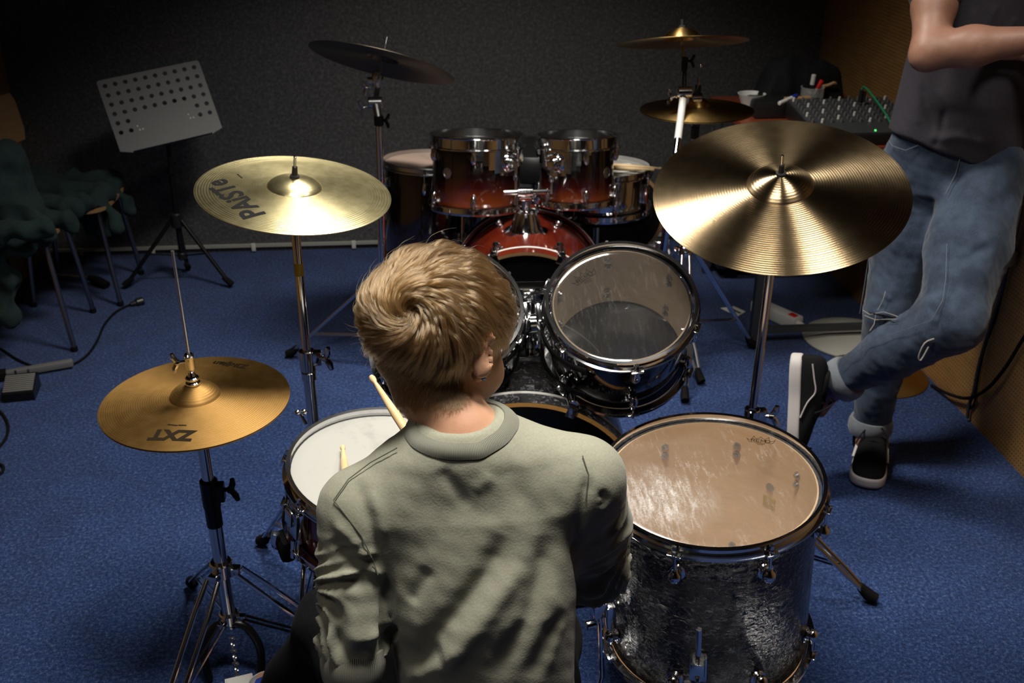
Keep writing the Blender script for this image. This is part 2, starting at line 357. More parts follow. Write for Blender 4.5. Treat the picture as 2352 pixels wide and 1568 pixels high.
    def build(s, name, m, parent=None, M=None, ang=35, merge=True):
        Mw = M if M is not None else (WM[parent.name] if parent is not None else Matrix.Identity(4))
        inv = Mw.inverted(); me = bpy.data.meshes.new(name)
        if M is None and parent is None and s.v:
            arr = np.array([tuple(v) for v in s.v]); c = Vector(((arr[:, 0].min() + arr[:, 0].max()) / 2, (arr[:, 1].min() + arr[:, 1].max()) / 2, arr[:, 2].min()))
            Mw = Matrix.Translation(c); inv = Mw.inverted()
        me.from_pydata([tuple(inv @ v) for v in s.v], [], s.f)
        if merge:
            bm = bmesh.new(); bm.from_mesh(me); bmesh.ops.remove_doubles(bm, verts=bm.verts[:], dist=2e-5)
            bmesh.ops.recalc_face_normals(bm, faces=bm.faces[:]); bm.to_mesh(me); bm.free()
        me.polygons.foreach_set('use_smooth', [True] * len(me.polygons)); me.set_sharp_from_angle(angle=math.radians(ang))
        me.materials.append(MT[m] if isinstance(m, str) else m)
        o = bpy.data.objects.new(name, me); COL.objects.link(o); reg(o, parent, Mw); return o
def np_mesh(name, V, F, m, parent=None, M=None):
    Mw = M if M is not None else (WM[parent.name] if parent is not None else Matrix.Translation(Vector((V[:, 0].mean(), V[:, 1].mean(), V[:, 2].min()))))
    inv = np.array(Mw.inverted()); V2 = V @ inv[:3, :3].T + inv[:3, 3]
    me = bpy.data.meshes.new(name); me.from_pydata(V2.tolist(), [], F.tolist()); me.polygons.foreach_set('use_smooth', [True] * len(me.polygons))
    me.materials.append(MT[m]); o = bpy.data.objects.new(name, me); COL.objects.link(o); reg(o, parent, Mw); return o
# -- signed distance bodies, polygonised with surface nets
class SDF:
    def __init__(s, lo, hi, h):
        s.h = h; s.lo = np.array(lo, float); s.n = np.ceil((np.array(hi) - s.lo) / h).astype(int) + 1
        s.v = np.full(s.n, 1.0, np.float32); s.ax = [s.lo[i] + h * np.arange(s.n[i]) for i in range(3)]
    def _sub(s, lo, hi):
        a = np.maximum(np.floor((np.array(lo) - s.lo) / s.h).astype(int), 0); b = np.minimum(np.ceil((np.array(hi) - s.lo) / s.h).astype(int) + 1, s.n)
        if (b <= a).any(): return None
        sl = tuple(slice(a[i], b[i]) for i in range(3))
        X, Y, Z = np.meshgrid(*[s.ax[i][sl[i]] for i in range(3)], indexing='ij'); return sl, X, Y, Z
    def _smin(s, sl, d, k, sub=False):
        a = s.v[sl]
        if sub: s.v[sl] = np.maximum(a, -d) if k <= 0 else -SDF.sm(-a, d, k); return
        s.v[sl] = np.minimum(a, d) if k <= 0 else SDF.sm(a, d, k)
    @staticmethod
    def sm(a, b, k):
        h = np.clip(.5 + .5 * (b - a) / k, 0, 1); return b * (1 - h) + a * h - k * h * (1 - h)
    def cone(s, a, b, ra, rb, k=.02, sub=False):
        a = np.array(a, float); b = np.array(b, float); pad = max(ra, rb) + max(.05, k * 2)
        q = s._sub(np.minimum(a, b) - pad, np.maximum(a, b) + pad)
        if q is None: return
        sl, X, Y, Z = q; ab = b - a; L2 = ab @ ab + 1e-12
        t = np.clip(((X - a[0]) * ab[0] + (Y - a[1]) * ab[1] + (Z - a[2]) * ab[2]) / L2, 0, 1)
        d = np.sqrt((X - a[0] - t * ab[0]) ** 2 + (Y - a[1] - t * ab[1]) ** 2 + (Z - a[2] - t * ab[2]) ** 2) - (ra + (rb - ra) * t)
        s._smin(sl, d.astype(np.float32), k, sub)
    def chain(s, pts, rs, k=.02):
        for i in range(len(pts) - 1): s.cone(pts[i], pts[i + 1], rs[i], rs[i + 1], k)
    def ell(s, c, r, R=None, k=.02, sub=False):
        c = np.array(c, float); r = np.array(r, float); pad = r.max() + .05; q = s._sub(c - pad, c + pad)
        if q is None: return
        sl, X, Y, Z = q; R = np.array(R) if R is not None else np.eye(3)
        D = np.stack([X - c[0], Y - c[1], Z - c[2]], -1) @ R   # components along columns
        k0 = np.sqrt(((D / r) ** 2).sum(-1)); k1 = np.sqrt(((D / (r * r)) ** 2).sum(-1)) + 1e-9
        s._smin(sl, (k0 * (k0 - 1) / k1).astype(np.float32), k, sub)
    def loft(s, pts, a, b, lat, k=.03, p=2.0):
        """pts: spine; a: half widths along lat; b: half depths"""
        pts = np.array(pts, float); a = np.array(a); b = np.array(b); pad = a.max() + .08
        q = s._sub(pts.min(0) - pad, pts.max(0) + pad)
        if q is None: return
        sl, X, Y, Z = q; lat = np.array(lat, float); lat /= np.linalg.norm(lat)
        ax = pts[-1] - pts[0]; L = np.linalg.norm(ax); ax /= L; lat = lat - ax * (lat @ ax); lat /= np.linalg.norm(lat); dep = np.cross(ax, lat)
        T = ((pts - pts[0]) @ ax)
        u = (X - pts[0, 0]) * ax[0] + (Y - pts[0, 1]) * ax[1] + (Z - pts[0, 2]) * ax[2]; uc = np.clip(u, 0, L)
        cl = np.interp(uc, T, (pts - pts[0]) @ lat); cd = np.interp(uc, T, (pts - pts[0]) @ dep)
        A = np.interp(uc, T, a); B = np.interp(uc, T, b)
        l = (X - pts[0, 0]) * lat[0] + (Y - pts[0, 1]) * lat[1] + (Z - pts[0, 2]) * lat[2] - cl
        d = (X - pts[0, 0]) * dep[0] + (Y - pts[0, 1]) * dep[1] + (Z - pts[0, 2]) * dep[2] - cd
        e = (np.abs(l / A) ** p + np.abs(d / B) ** p) ** (1 / p)
        dd = (e - 1) * np.minimum(A, B); ov = np.abs(u - uc)
        dd = np.where(ov > 0, np.where(dd > 0, np.sqrt(dd ** 2 + ov ** 2), np.maximum(dd, 0) + ov), dd)
        s._smin(sl, dd.astype(np.float32), k)
    def mesh(s):
        v = s.v; n = np.array(v.shape); ins = v < 0
        cs = np.zeros(n - 1, np.int8)
        for i in (0, 1):
            for j in (0, 1):
                for k in (0, 1): cs += ins[i:n[0] - 1 + i, j:n[1] - 1 + j, k:n[2] - 1 + k]
        act = (cs > 0) & (cs < 8); ii = np.argwhere(act); idx = -np.ones(n - 1, np.int32); idx[act] = np.arange(len(ii))
        P0 = np.zeros((len(ii), 3)); cnt = np.zeros(len(ii))
        for ax in range(3):
            oth = [i for i in range(3) if i != ax]
            for o1 in (0, 1):
                for o2 in (0, 1):
                    q = ii.copy(); q[:, oth[0]] += o1; q[:, oth[1]] += o2; q2 = q.copy(); q2[:, ax] += 1
                    va = v[q[:, 0], q[:, 1], q[:, 2]]; vb = v[q2[:, 0], q2[:, 1], q2[:, 2]]; cr = (va < 0) != (vb < 0)
                    t = np.where(cr, va / np.where(va - vb == 0, 1, va - vb), 0); cnt += cr
                    P0[:, ax] += cr * t; P0[:, oth[0]] += cr * o1; P0[:, oth[1]] += cr * o2
        V = s.lo + (ii + P0 / np.maximum(cnt, 1)[:, None]) * s.h; F = []
        for ax in range(3):
            oth = [i for i in range(3) if i != ax]; a, b = oth if ax != 1 else oth[::-1]
            sa = [slice(1, n[i] - 1) for i in range(3)]; sb = list(sa); sa[ax] = slice(0, n[ax] - 1); sb[ax] = slice(1, n[ax])
            A, B = ins[tuple(sa)], ins[tuple(sb)]
            for flip, m in ((False, A & ~B), (True, ~A & B)):
                e = np.argwhere(m) + 1; e[:, ax] -= 1
                if not len(e): continue
                def g(da, db):
                    q = e.copy(); q[:, a] += da; q[:, b] += db; return idx[q[:, 0], q[:, 1], q[:, 2]]
                Q = np.stack([g(-1, -1), g(0, -1), g(0, 0), g(-1, 0)], 1); F.append(Q[:, ::-1] if flip else Q)
        return V, np.concatenate(F)
def vnormals(V, F):
    n = np.cross(V[F[:, 2]] - V[F[:, 0]], V[F[:, 3]] - V[F[:, 1]]); N = np.zeros_like(V)
    for k in range(4): np.add.at(N, F[:, k], n)
    return N / (np.linalg.norm(N, axis=1)[:, None] + 1e-12)
def smoothv(V, F, it=2, w=.5):
    E = np.concatenate([F[:, [0, 1]], F[:, [1, 2]], F[:, [2, 3]], F[:, [3, 0]]])
    for _ in range(it):
        A = np.zeros_like(V); c = np.zeros(len(V)); np.add.at(A, E[:, 0], V[E[:, 1]]); np.add.at(A, E[:, 1], V[E[:, 0]]); np.add.at(c, E[:, 0], 1); np.add.at(c, E[:, 1], 1)
        V = V * (1 - w) + w * A / c[:, None]
    return V
def vnoise(p, seed=0):
    """cheap smooth 3D noise from summed sines"""
    r = np.random.default_rng(seed); o = np.zeros(len(p))
    for _ in range(7):
        k = r.normal(size=3); k *= r.uniform(.6, 1.6) / np.linalg.norm(k); o += np.sin(p @ k * 2 * math.pi + r.uniform(0, 6.28))
    return o / 3.2
def text_verts(txt, size, bold=0.0):
    c = bpy.data.curves.new('txt', 'FONT'); c.body = txt; c.size = 1.0; c.align_x = 'CENTER'; c.align_y = 'CENTER'; c.offset = bold / size; c.resolution_u = 3
    o = bpy.data.objects.new('txt', c); COL.objects.link(o); bpy.context.view_layer.update()
    me = bpy.data.meshes.new_from_object(o.evaluated_get(bpy.context.evaluated_depsgraph_get()))
    bm = bmesh.new(); bm.from_mesh(me); bmesh.ops.triangulate(bm, faces=bm.faces[:]); bm.verts.index_update()
    vs = [v.co * size for v in bm.verts]; fs = [[v.index for v in f.verts] for f in bm.faces]; bm.free()
    bpy.data.objects.remove(o); bpy.data.meshes.remove(me); return vs, fs
def ribbon2(pts, w):
    vs = []; fs = []
    for i in range(len(pts) - 1):
        a = Vector(pts[i]); b = Vector(pts[i + 1]); d = (b - a).normalized() * w / 2; nn = Vector((-d.y, d.x)); k = len(vs)
        for q in (a - d - nn, b + d - nn, b + d + nn, a - d + nn): vs.append(Vector((q.x, q.y, 0)))
        fs.append((k, k + 1, k + 2, k + 3))
    return vs, fs
def finish_print(name, shapes, fn, m, parent):
    mb = MB()
    for vs, fs in shapes: mb.add([fn(v) for v in vs], fs)
    return mb.build(name, m, parent)
# ------------------------------------------------------------------ THE ROOM
XL, XR, YB, YF, ZC = -1.735, 1.665, 4.385, -1.8, 2.6
def struct(o): o['kind'] = 'structure'; return o
struct(MB().box(((XL + XR) / 2, (YB + YF) / 2, -.05), (XR - XL + .4, YB - YF + .4, .1)).build('floor', 'carpet', M=Matrix.Identity(4)))
struct(MB().box(((XL + XR) / 2, (YB + YF) / 2, ZC + .05), (XR - XL + .4, YB - YF + .4, .1)).build('ceiling', 'ceiling_paint', M=Matrix.Identity(4)))
struct(MB().box(((XL + XR) / 2, YB + .05, ZC / 2), (XR - XL + .4, .1, ZC)).build('wall_back', 'felt_wall', M=Matrix.Identity(4)))
struct(MB().box((XR + .05, (YB + YF) / 2, ZC / 2), (.1, YB - YF, ZC)).build('wall_right', 'perf_board', M=Matrix.Identity(4)))
struct(MB().box((XL - .05, (YB + YF) / 2, ZC / 2), (.1, YB - YF, ZC)).build('wall_left', 'perf_board', M=Matrix.Identity(4)))
struct(MB().box(((XL + XR) / 2, YF - .05, ZC / 2), (XR - XL + .4, .1, ZC)).build('wall_front', 'plain_wall', M=Matrix.Identity(4)))
bb = MB().box(((XL + XR) / 2, YB - .008, .030), (XR - XL - .01, .012, .014)).build('baseboard_back', 'disc_grey'); struct(bb)
for px in (187, 352, 584, 814, 1030): 
    q = PB(px, 580, YB - .017); MB().box((q.x, YB - .019, .026), (.018, .008, .036), bev=.002).build('baseboard_clip', 'white_plastic', bb)
# ------------------------------------------------------------------ DRUM BUILDERS
def lug_shape(mb, M, phi, r0, z, style, sgn):
    """lug on the shell at height z; sgn=+1 its rod leaves upward"""
    ca, sa = math.cos(phi), math.sin(phi)
    F = M @ Matrix.Translation((ca * r0, sa * r0, z)) @ Matrix(((ca, -sa, 0, 0), (sa, ca, 0, 0), (0, 0, 1, 0), (0, 0, 0, 1)))
    old = mb.M; mb.M = F
    if style == 'ball':
        mb.lathe([(1e-5, 0), (.017, 0), (.016, .003), (.006, .006), (1e-5, .006)], Matrix.Rotation(math.pi / 2, 4, 'Y'), 20)
        mb.lathe([(1e-5, -.016), (.006, -.0145), (.0105, -.010), (.0125, -.002), (.0115, .005), (.007, .010), (.0055, .016), (1e-5, .016)], Matrix.Translation((.013, 0, 0)) @ Matrix.Diagonal((1, 1, sgn, 1)), 20)
    elif style == 'tear':
        mb.lathe([(1e-5, -.026), (.005, -.024), (.010, -.014), (.011, -.004), (.008, .008), (.007, .016), (1e-5, .016)], Matrix.Translation((.009, 0, 0)) @ Matrix.Diagonal((1, 1, sgn, 1)), 20)
        mb.box((.003, 0, -.004 * sgn), (.008, .016, .034), bev=.002)
    else:  # long box lug
        mb.box((.010, 0, 0), (.020, .016, .040), bev=.004)
    mb.M = old
def drum(name, label, cat, c, n, R, depth, shell, head, nl, phi0=0.0, inner='maple', style='tear', ref=None, group=None, reso='smoked_head', both=True, hoop='chrome', screws=True, N=72, lugz=.045, hh=0.0):
    M = frameM(c, n, ref); o = thing(name, label, cat, M=M, group=group); o['_depth'] = depth
    ro, ri = R - .002, R - .009
    MB(M).lathe([(ro, -.020), (ro, -depth + .020), (ro - .002, -depth + .016), (ro - .002, -.014), (ro, -.020)], None, N).build('shell', shell, o)
    if inner: MB(M).lathe([(ro - .003, -.0145), (ri + .001, -.0135), (ri, -.020), (ri, -depth + .02), (ro - .003, -depth + .015)], None, N).build('shell_lining', inner, o)
    MB(M).lathe([(1e-4, -.0125), (R - .02, -.0125), (R - .004, -.0125), (R + .001, -.015), (R + .002, -.024)], None, N).build('batter_head', head, o)
    if reso: MB(M).lathe([(1e-4, -depth + .0125), (R - .004, -depth + .0125), (R + .001, -depth + .015), (R + .002, -depth + .024)], None, N).build('resonant_head', reso, o)
    hp = [(R + .003, hh), (R + .010, .001 + hh), (R + .011, -.002 + hh), (R + .0065, -.0045 + hh), (R + .0065, -.018), (R + .016, -.0205), (R + .016, -.0235), (R + .003, -.0225)]
    for s_ in ((1, -1) if reso else (1,)):
        mb = MB(M); mb.lathe([(r, z if s_ > 0 else -depth - (z - hh if i < 4 else z)) for i, (r, z) in enumerate(hp)], None, N, True)
        for i in range(nl):
            a = phi0 + 2 * math.pi * i / nl; R3 = Matrix.Rotation(a, 3, 'Z'); z = -.0215 if s_ > 0 else -depth + .0215
            mb.box((math.cos(a) * (R + .014), math.sin(a) * (R + .014), z), (.016, .026, .0055), R3, .0015)
        mb.build('rim_hoop', hoop, o)
    for i in range(nl):
        a = phi0 + 2 * math.pi * i / nl; ca, sa = math.cos(a), math.sin(a)
        ends = [(1, -lugz - .022)] + ([(-1, -depth + lugz + .022)] if both else [])
        if style == 'long': ends = [(1, -depth / 2)]
        for sg, z in ends:
            lm = MB(M)
            if style == 'long': lm.box((ca * (ro + .009), sa * (ro + .009), -depth / 2), (.018, .014, depth * .42), Matrix.Rotation(a, 3, 'Z'), .004)
            else: lug_shape(lm, M, a, ro, z, style, sg)
            lg = lm.build('lug', 'chrome', o)
            rr = R + .0135
            zs = [(.002, z)] if sg > 0 else [(-depth - .002, z)]
            if style == 'long': zs = [(.002, -depth / 2 + depth * .2), (-depth - .002, -depth / 2 - depth * .2)]
            for z0, z1 in zs:
                e = -1 if z0 > -depth / 2 else 1; rd = MB(M)
                rd.cyl((ca * rr, sa * rr, -.016 if e < 0 else -depth + .016), (ca * rr, sa * rr, z1), .0026, n=8)
                rd.cyl((ca * rr, sa * rr, -.019 if e < 0 else -depth + .019), (ca * rr, sa * rr, (-.013 if e < 0 else -depth + .013)), .0055, n=12)
                rd.box((ca * rr, sa * rr, -.008 if e < 0 else -depth + .008), (.006, .006, .010), Matrix.Rotation(a, 3, 'Z'))
                rd.build('tension_rod', 'chrome', lg)
            if screws:
                sm_ = MB(M)
                for dz in (.011, -.011):
                    b0 = Vector((ca * ri, sa * ri, z + dz)); b1 = Vector((ca * (ri - .003), sa * (ri - .003), z + dz)); sm_.cyl(b0, b1, .008, n=14); sm_.cyl(b1, Vector((ca * (ri - .008), sa * (ri - .008), z + dz)), .0042, n=8)
                sm_.build('lug_screw', 'steel', lg)
    return o, M
def remo(o, M, cx, cy, rot, s=1.0, z=-.0118):
    """crown-and-word mark printed on the drum head"""
    out = [(-.026, -.008), (-.033, .006), (-.022, .001), (-.017, .017), (-.010, .007), (0, .016), (.008, .007), (.018, .017), (.021, .001), (.033, .006), (.027, -.008), (-.026, -.008)]
    pts = []
    for i in range(len(out) - 1):
        a, b = Vector(out[i]), Vector(out[i + 1]); n_ = 4 if 0 < i < len(out) - 2 else 1
        for k in range(n_):
            t_ = k / n_; q = a.lerp(b, t_); q.y -= (.0025 * math.sin(math.pi * t_)) if n_ > 1 else 0; pts.append(q)
    pts.append(Vector(out[-1]))
    strokes = {0: [[(0, 0), (0, 1), (.6, 1), (.68, .78), (.6, .52), (0, .52)], [(.34, .52), (.70, 0)]], 1: [[(.66, 0), (0, 0), (0, 1), (.66, 1)], [(0, .52), (.56, .52)]],
               2: [[(0, 0), (0, 1), (.42, .30), (.84, 1), (.84, 0)]], 3: [[(.15, 0), (0, .25), (0, .75), (.15, 1), (.65, 1), (.8, .75), (.8, .25), (.65, 0), (.15, 0)]]}
    lets = [ribbon2([(-.0215 + .0112 * i + x * .0112, -.0055 + y * .0098) for x, y in st], .0016) for i in range(4) for st in strokes[i]]
    small = ribbon2([(-.010, 0), (-.002, 0)], .0016), ribbon2([(0, 0), (.010, 0)], .0016), ribbon2([(-.006, -.004), (.006, -.004)], .0012); shapes = [ribbon2([(p.x, p.y) for p in pts], .0011)]
    shapes += lets; shapes += [([Vector((v.x, v.y - .0125, 0)) for v in q_[0]], q_[1]) for q_ in small]
    cr_, sr_ = math.cos(rot), math.sin(rot)
    return finish_print('logo_print', shapes, lambda v: M @ Vector((cx + s * (v.x * cr_ - v.y * sr_), cy + s * (v.x * sr_ + v.y * cr_), z)), 'print_black', o)
def bass_drum(name, label, top_near, axis, Rh, depth, shell, hoopm, edge, rhead='black_head', nl=8, front='black_head'):
    """top_near: top of the hoop nearer the photographer; local z points to the photographer"""
    c = Vector(top_near) - Vector((0, 0, Rh)); M = frameM(c, axis, (1, 0, 0)); o = thing(name, label, 'drum', M=Matrix.Translation((c.x, c.y, 0)))
    R = Rh - .016
    MB(M).lathe([(R, -.03), (R, -depth + .03), (R - .006, -depth + .03), (R - .006, -.03)], None, 96, True).build('shell', shell, o)
    for nm, z0, s_, hd in (('front_head', -.030, 1, front), ('back_head', -depth + .030, -1, rhead)):
        MB(M).lathe([(1e-4, z0), (R - .01, z0), (R + .002, z0 - .002 * s_), (R + .002, z0 - .012 * s_)], None, 96).build(nm, hd, o)
    for z0, s_ in ((0, -1), (-depth, 1)):
        h_ = MB(M).lathe([(Rh, z0), (Rh, z0 + s_ * .050), (Rh - .010, z0 + s_ * .050), (Rh - .010, z0)], None, 96, True).build('hoop', hoopm, o)
        MB(M).lathe([(Rh + .0008, z0 + s_ * .040), (Rh + .0008, z0 + s_ * .0495), (Rh - .002, z0 + s_ * .0495), (Rh - .002, z0 + s_ * .040)], None, 96, True).build('hoop_inlay', 'silver_strip', h_)
        MB(M).lathe([(Rh - .0004, z0 - s_ * .0006), (Rh - .0104, z0 - s_ * .0006), (Rh - .0106, z0 + s_ * .004), (Rh - .0106, z0 + s_ * .030)], None, 96).build('hoop_edge', edge, h_)
        for i in range(nl):
            a = math.pi / nl + 2 * math.pi * i / nl; ca, sa = math.cos(a), math.sin(a); R3 = Matrix.Rotation(a, 3, 'Z')
            mb = MB(M); mb.box((ca * (Rh + .006), sa * (Rh + .006), z0 + s_ * .022), (.010, .026, .050), R3, .003)
            mb.box((ca * (Rh - .004), sa * (Rh - .004), z0 - s_ * .003), (.026, .022, .006), R3, .002)
            mb.cyl((ca * (Rh + .012), sa * (Rh + .012), z0 + s_ * .004), (ca * (Rh + .012), sa * (Rh + .012), z0 + s_ * .040), .010, n=14, bev=.002)
            mb.cyl((ca * (Rh + .012), sa * (Rh + .012), z0 + s_ * .03), (ca * (R + .012), sa * (R + .012), z0 + s_ * .105), .003, n=8)
            k_ = mb.build('claw_hook', 'chrome', o)
            lm = MB(M); lug_shape(lm, M, a, R, z0 + s_ * .118, 'ball', -s_); lm.build('lug', 'chrome', o)
    return o, M, c, R
# ------------------------------------------------------------------ CYMBALS
def cy_z(r, R, rb, hb, bow):
    if r < rb: t_ = r / rb; return bow * (1 - (rb / R) ** 1.7) + hb * (1 - t_ ** 2.3) ** .75 if t_ < 1 else 0
    return bow * (1 - (r / R) ** 1.7)
def cymbal(name, label, c, n, R, m, bell=.21, hb=.022, bow=.018, cat='cymbal', group=None):
    M = frameM(c, n); rb = R * bell
    rs = [.006] + list(np.linspace(.010, rb * .97, 14)) + [rb, rb * 1.03] + list(np.linspace(rb * 1.08, R, 34))
    top = [(r, cy_z(r, R, rb, hb, bow)) for r in rs]; bot = [(r, z - .0014) for r, z in top][::-1]
    o = MB(M).lathe(top + bot, None, 128, True).build(name, m, M=M, ang=30); tag(o, label, cat, group); return o, M, lambda r: cy_z(r, R, rb, hb, bow)
# ------------------------------------------------------------------ STAND BUILDERS
def wing(mb, p, d, s=1.0, up=(0, 0, 1)):
    F = frameM(p, d, up); o_ = mb.M; mb.M = o_ @ F
    mb.cyl((0, 0, 0), (0, 0, .018 * s), .004 * s, n=10); mb.cyl((0, 0, .010 * s), (0, 0, .020 * s), .007 * s, n=12, bev=.002)
    for k in (-1, 1): mb.tube([(0, 0, .015 * s), (k * .012 * s, 0, .022 * s), (k * .022 * s, 0, .024 * s)], [.005 * s, .006 * s, .004 * s], 8)
    mb.M = o_
def tripod(o, base, zh, zl, rad, ang, m='chrome', foot=.055, dbl=True, w_=.012):
    b = Vector((base[0], base[1], 0)); 
    hb = MB(); hb.cyl(b + Vector((0, 0, zh - .018)), b + Vector((0, 0, zh + .018)), .024, n=20, bev=.003)
    for a in ang: d = Vector((math.cos(a), math.sin(a), 0)); hb.box(b + d * .028 + Vector((0, 0, zh - .004)), (.022, .020, .018), Matrix.Rotation(a, 3, 'Z'), .003)
    hb.build('upper_hub', m, o)
    hb = MB(); hb.cyl(b + Vector((0, 0, zl - .014)), b + Vector((0, 0, zl + .014)), .021, n=20, bev=.003)
    for a in ang: d = Vector((math.cos(a), math.sin(a), 0)); hb.box(b + d * .026 + Vector((0, 0, zl)), (.020, .014, .012), Matrix.Rotation(a, 3, 'Z'), .002)
    hb.build('lower_hub', m, o)
    for a in ang:
        d = Vector((math.cos(a), math.sin(a), 0)); sd = Vector((-d.y, d.x, 0)); top = b + d * .036 + Vector((0, 0, zh - .006)); ft = b + d * rad + Vector((0, 0, .018))
        mid = top.lerp(ft, .72); lm = MB()
        if dbl:
            for k in (-1, 1): lm.tube([top + sd * w_ * k, top.lerp(ft, .18) + sd * w_ * 1.25 * k, top.lerp(ft, .78) + sd * w_ * 1.1 * k, ft + sd * .004 * k], .0055, 8, flat=.5)
        else: lm.tube([top, ft], .008, 10)
        lg = lm.build('leg', m, o)
        bm_ = MB()
        for k in (-1, 1): bm_.tube([b + d * .032 + Vector((0, 0, zl)) + sd * .006 * k, mid + sd * .006 * k], .003, 6)
        bm_.build('brace', m, lg)
        dr = (ft - mid).normalized(); fb = MB(); fb.tube([ft - dr * foot * .75, ft - dr * .01, ft + Vector((d.x, d.y, 0)) * .012 - Vector((0, 0, .003))], [.010, .015, .014], 12, 3); fb.build('rubber_foot', 'black_rubber', lg)
def cym_top(o, M, zt, s=1.0, felt_=True):
    """felts, sleeve and rod end above the bell (local z of the cymbal)"""
    MB(M).cyl((0, 0, zt - .004), (0, 0, zt + .008), .010, n=16, bev=.002).build('felt_washer', 'felt_washer', o)
    MB(M).cyl((0, 0, zt + .006), (0, 0, zt + .026), .0065, .0055, n=14, bev=.001).build('sleeve_nut', 'black_plastic', o)
    MB(M).cyl((0, 0, -.05), (0, 0, zt + .048), .0033, n=10, bev=.001).build('top_rod', 'chrome', o)
# ------------------------------------------------------------------ FRONT KIT (black)
ft, FM = drum('floor_tom', 'black pearl floor tom with clear scuffed head, right of the seated boy', 'drum', (.501, 1.599, .573), (-.072, -.052, .996), .203, .41, 'black_pearl', 'clear_head_scuffed', 8, math.radians(-90 + 22.5 - 8), style='ball', lugz=.050)
remo(ft, FM, .128, .108, math.radians(-20), .84)
lb = MB(FM); a_ = math.radians(36); lb.box((.1925 * math.cos(a_), .1925 * math.sin(a_), -.175), (.0012, .030, .026), Matrix.Rotation(a_, 3, 'Z')); lb.build('paper_label', 'yellow_tape', ft)
vb = MB(FM); a_ = math.radians(36); vb.cyl((.194 * math.cos(a_), .194 * math.sin(a_), -.135), (.190 * math.cos(a_), .190 * math.sin(a_), -.135), .009, n=16); vb.build('vent_grommet', 'steel', ft)
for a in (-90 - 18, -90 - 78, 28):
    a = math.radians(a); ca, sa = math.cos(a), math.sin(a); R3 = Matrix.Rotation(a, 3, 'Z')
    mb = MB(FM); mb.box((.212 * ca, .212 * sa, -.285), (.020, .034, .060), R3, .006); mb.box((.232 * ca, .232 * sa, -.262), (.030, .026, .034), R3, .004)
    mb.cyl((.240 * ca, .240 * sa, -.30), (.262 * ca, .262 * sa, -.30), .009, n=12, bev=.002); mb.build('leg_bracket', 'chrome', ft)
    mb = MB(FM); q = Vector((.232 * ca, .232 * sa, 0)); mb.tube([q + Vector((0, 0, -.17)), q + Vector((0, 0, -.45)), q + Vector((ca * .02, sa * .02, -.50)), q + Vector((ca * .03, sa * .03, -.545))], .0055, 10, 2)
    lg = mb.build('leg', 'chrome', ft)
    e = FM @ (q + Vector((ca * .03, sa * .03, -.545))); e2 = Vector((e.x, e.y, .0)); MB().cyl(e2, e2 + Vector((0, 0, max(.03, e.z + .01))), .013, .010, n=14, bev=.002).build('rubber_foot', 'black_rubber', lg)

sn, SM = drum('snare_drum', 'snare drum with white coated head half hidden behind the boy', 'drum', (-.103, 1.629, .609), (.117, -.058, .991), .18, .145, 'snare_red', 'coated_head', 8, math.radians(172), style='long', inner=None, screws=False)
remo(sn, SM, .05, .118, math.radians(-8), 1.0)
mb = MB(SM); a = math.radians(214); R3 = Matrix.Rotation(a, 3, 'Z'); ca, sa = math.cos(a), math.sin(a)
mb.box((.190 * ca, .190 * sa, -.062), (.024, .036, .055), R3, .004); mb.box((.205 * ca, .205 * sa, -.045), (.010, .024, .030), R3, .003); mb.cyl((.196 * ca, .196 * sa, -.10), (.196 * ca, .196 * sa, -.14), .006, n=12); mb.build('snare_strainer', 'chrome', sn)
# tuning keys clipped on its far left edge
mb = MB(SM)
a = math.radians(147); q = Vector((math.cos(a) * .196, math.sin(a) * .196, .004)); mb.tube([q, q + Vector((-.012, .010, .016))], .003, 8); mb.sph(q + Vector((-.018, .012, .018)), .006, 12); mb.sph(q + Vector((-.006, .016, .018)), .006, 12); mb.build('clip_key', 'chrome', sn)

st = thing('snare_stand', 'chrome snare stand with black basket arm under the white snare', 'drum stand', (SM.translation.x + .005, SM.translation.y, 0))
sb = SM.translation; base = (sb.x + .0, sb.y + .0)
MB().cyl((base[0], base[1], .12), (base[0], base[1], .40), .012, n=16).build('tube', 'chrome', st)
for a in (200, 320, 80):
    a = math.radians(a); ca, sa = math.cos(a), math.sin(a); mb = MB(SM)
    mb.tube([(0, 0, -.20), (ca * .10, sa * .10, -.185), (ca * .185, sa * .185, -.158), (ca * .212, sa * .212, -.145), (ca * .212, sa * .212, -.118)], .008, 10, 3); ar = mb.build('basket_arm', 'chrome', st)
    mb = MB(SM); mb.box((ca * .192, sa * .192, -.152), (.030, .050, .050), Matrix.Rotation(a, 3, 'Z'), .013); mb.build('rubber_grip', 'black_rubber', ar)
for q, (px, py) in enumerate(((830, 1135), (636, 1545), (1010, 1310))):
    f_ = PZ(px, py, .012); top = Vector((base[0], base[1], .34)); d = (f_ - top); d.z = 0; d.normalize(); sd = Vector((-d.y, d.x, 0)); mb = MB()
    for k in (-1, 1): mb.tube([top + d * .02 + sd * .010 * k, top.lerp(f_, .2) + sd * .014 * k + Vector((0, 0, .02)), top.lerp(f_, .55) + sd * .016 * k + Vector((0, 0, .035)), f_ + Vector((0, 0, .05)) - d * .03 + sd * .006 * k], .0048, 8, 3, flat=.7)
    lg = mb.build('leg', 'chrome', st)
    MB().tube([f_ + Vector((0, 0, .075)) - d * .045, f_ + Vector((0, 0, .03)) - d * .008, f_ + Vector((0, 0, .004)) + d * .012], [.011, .017, .016], 14, 3).build('rubber_foot', 'black_rubber', lg)

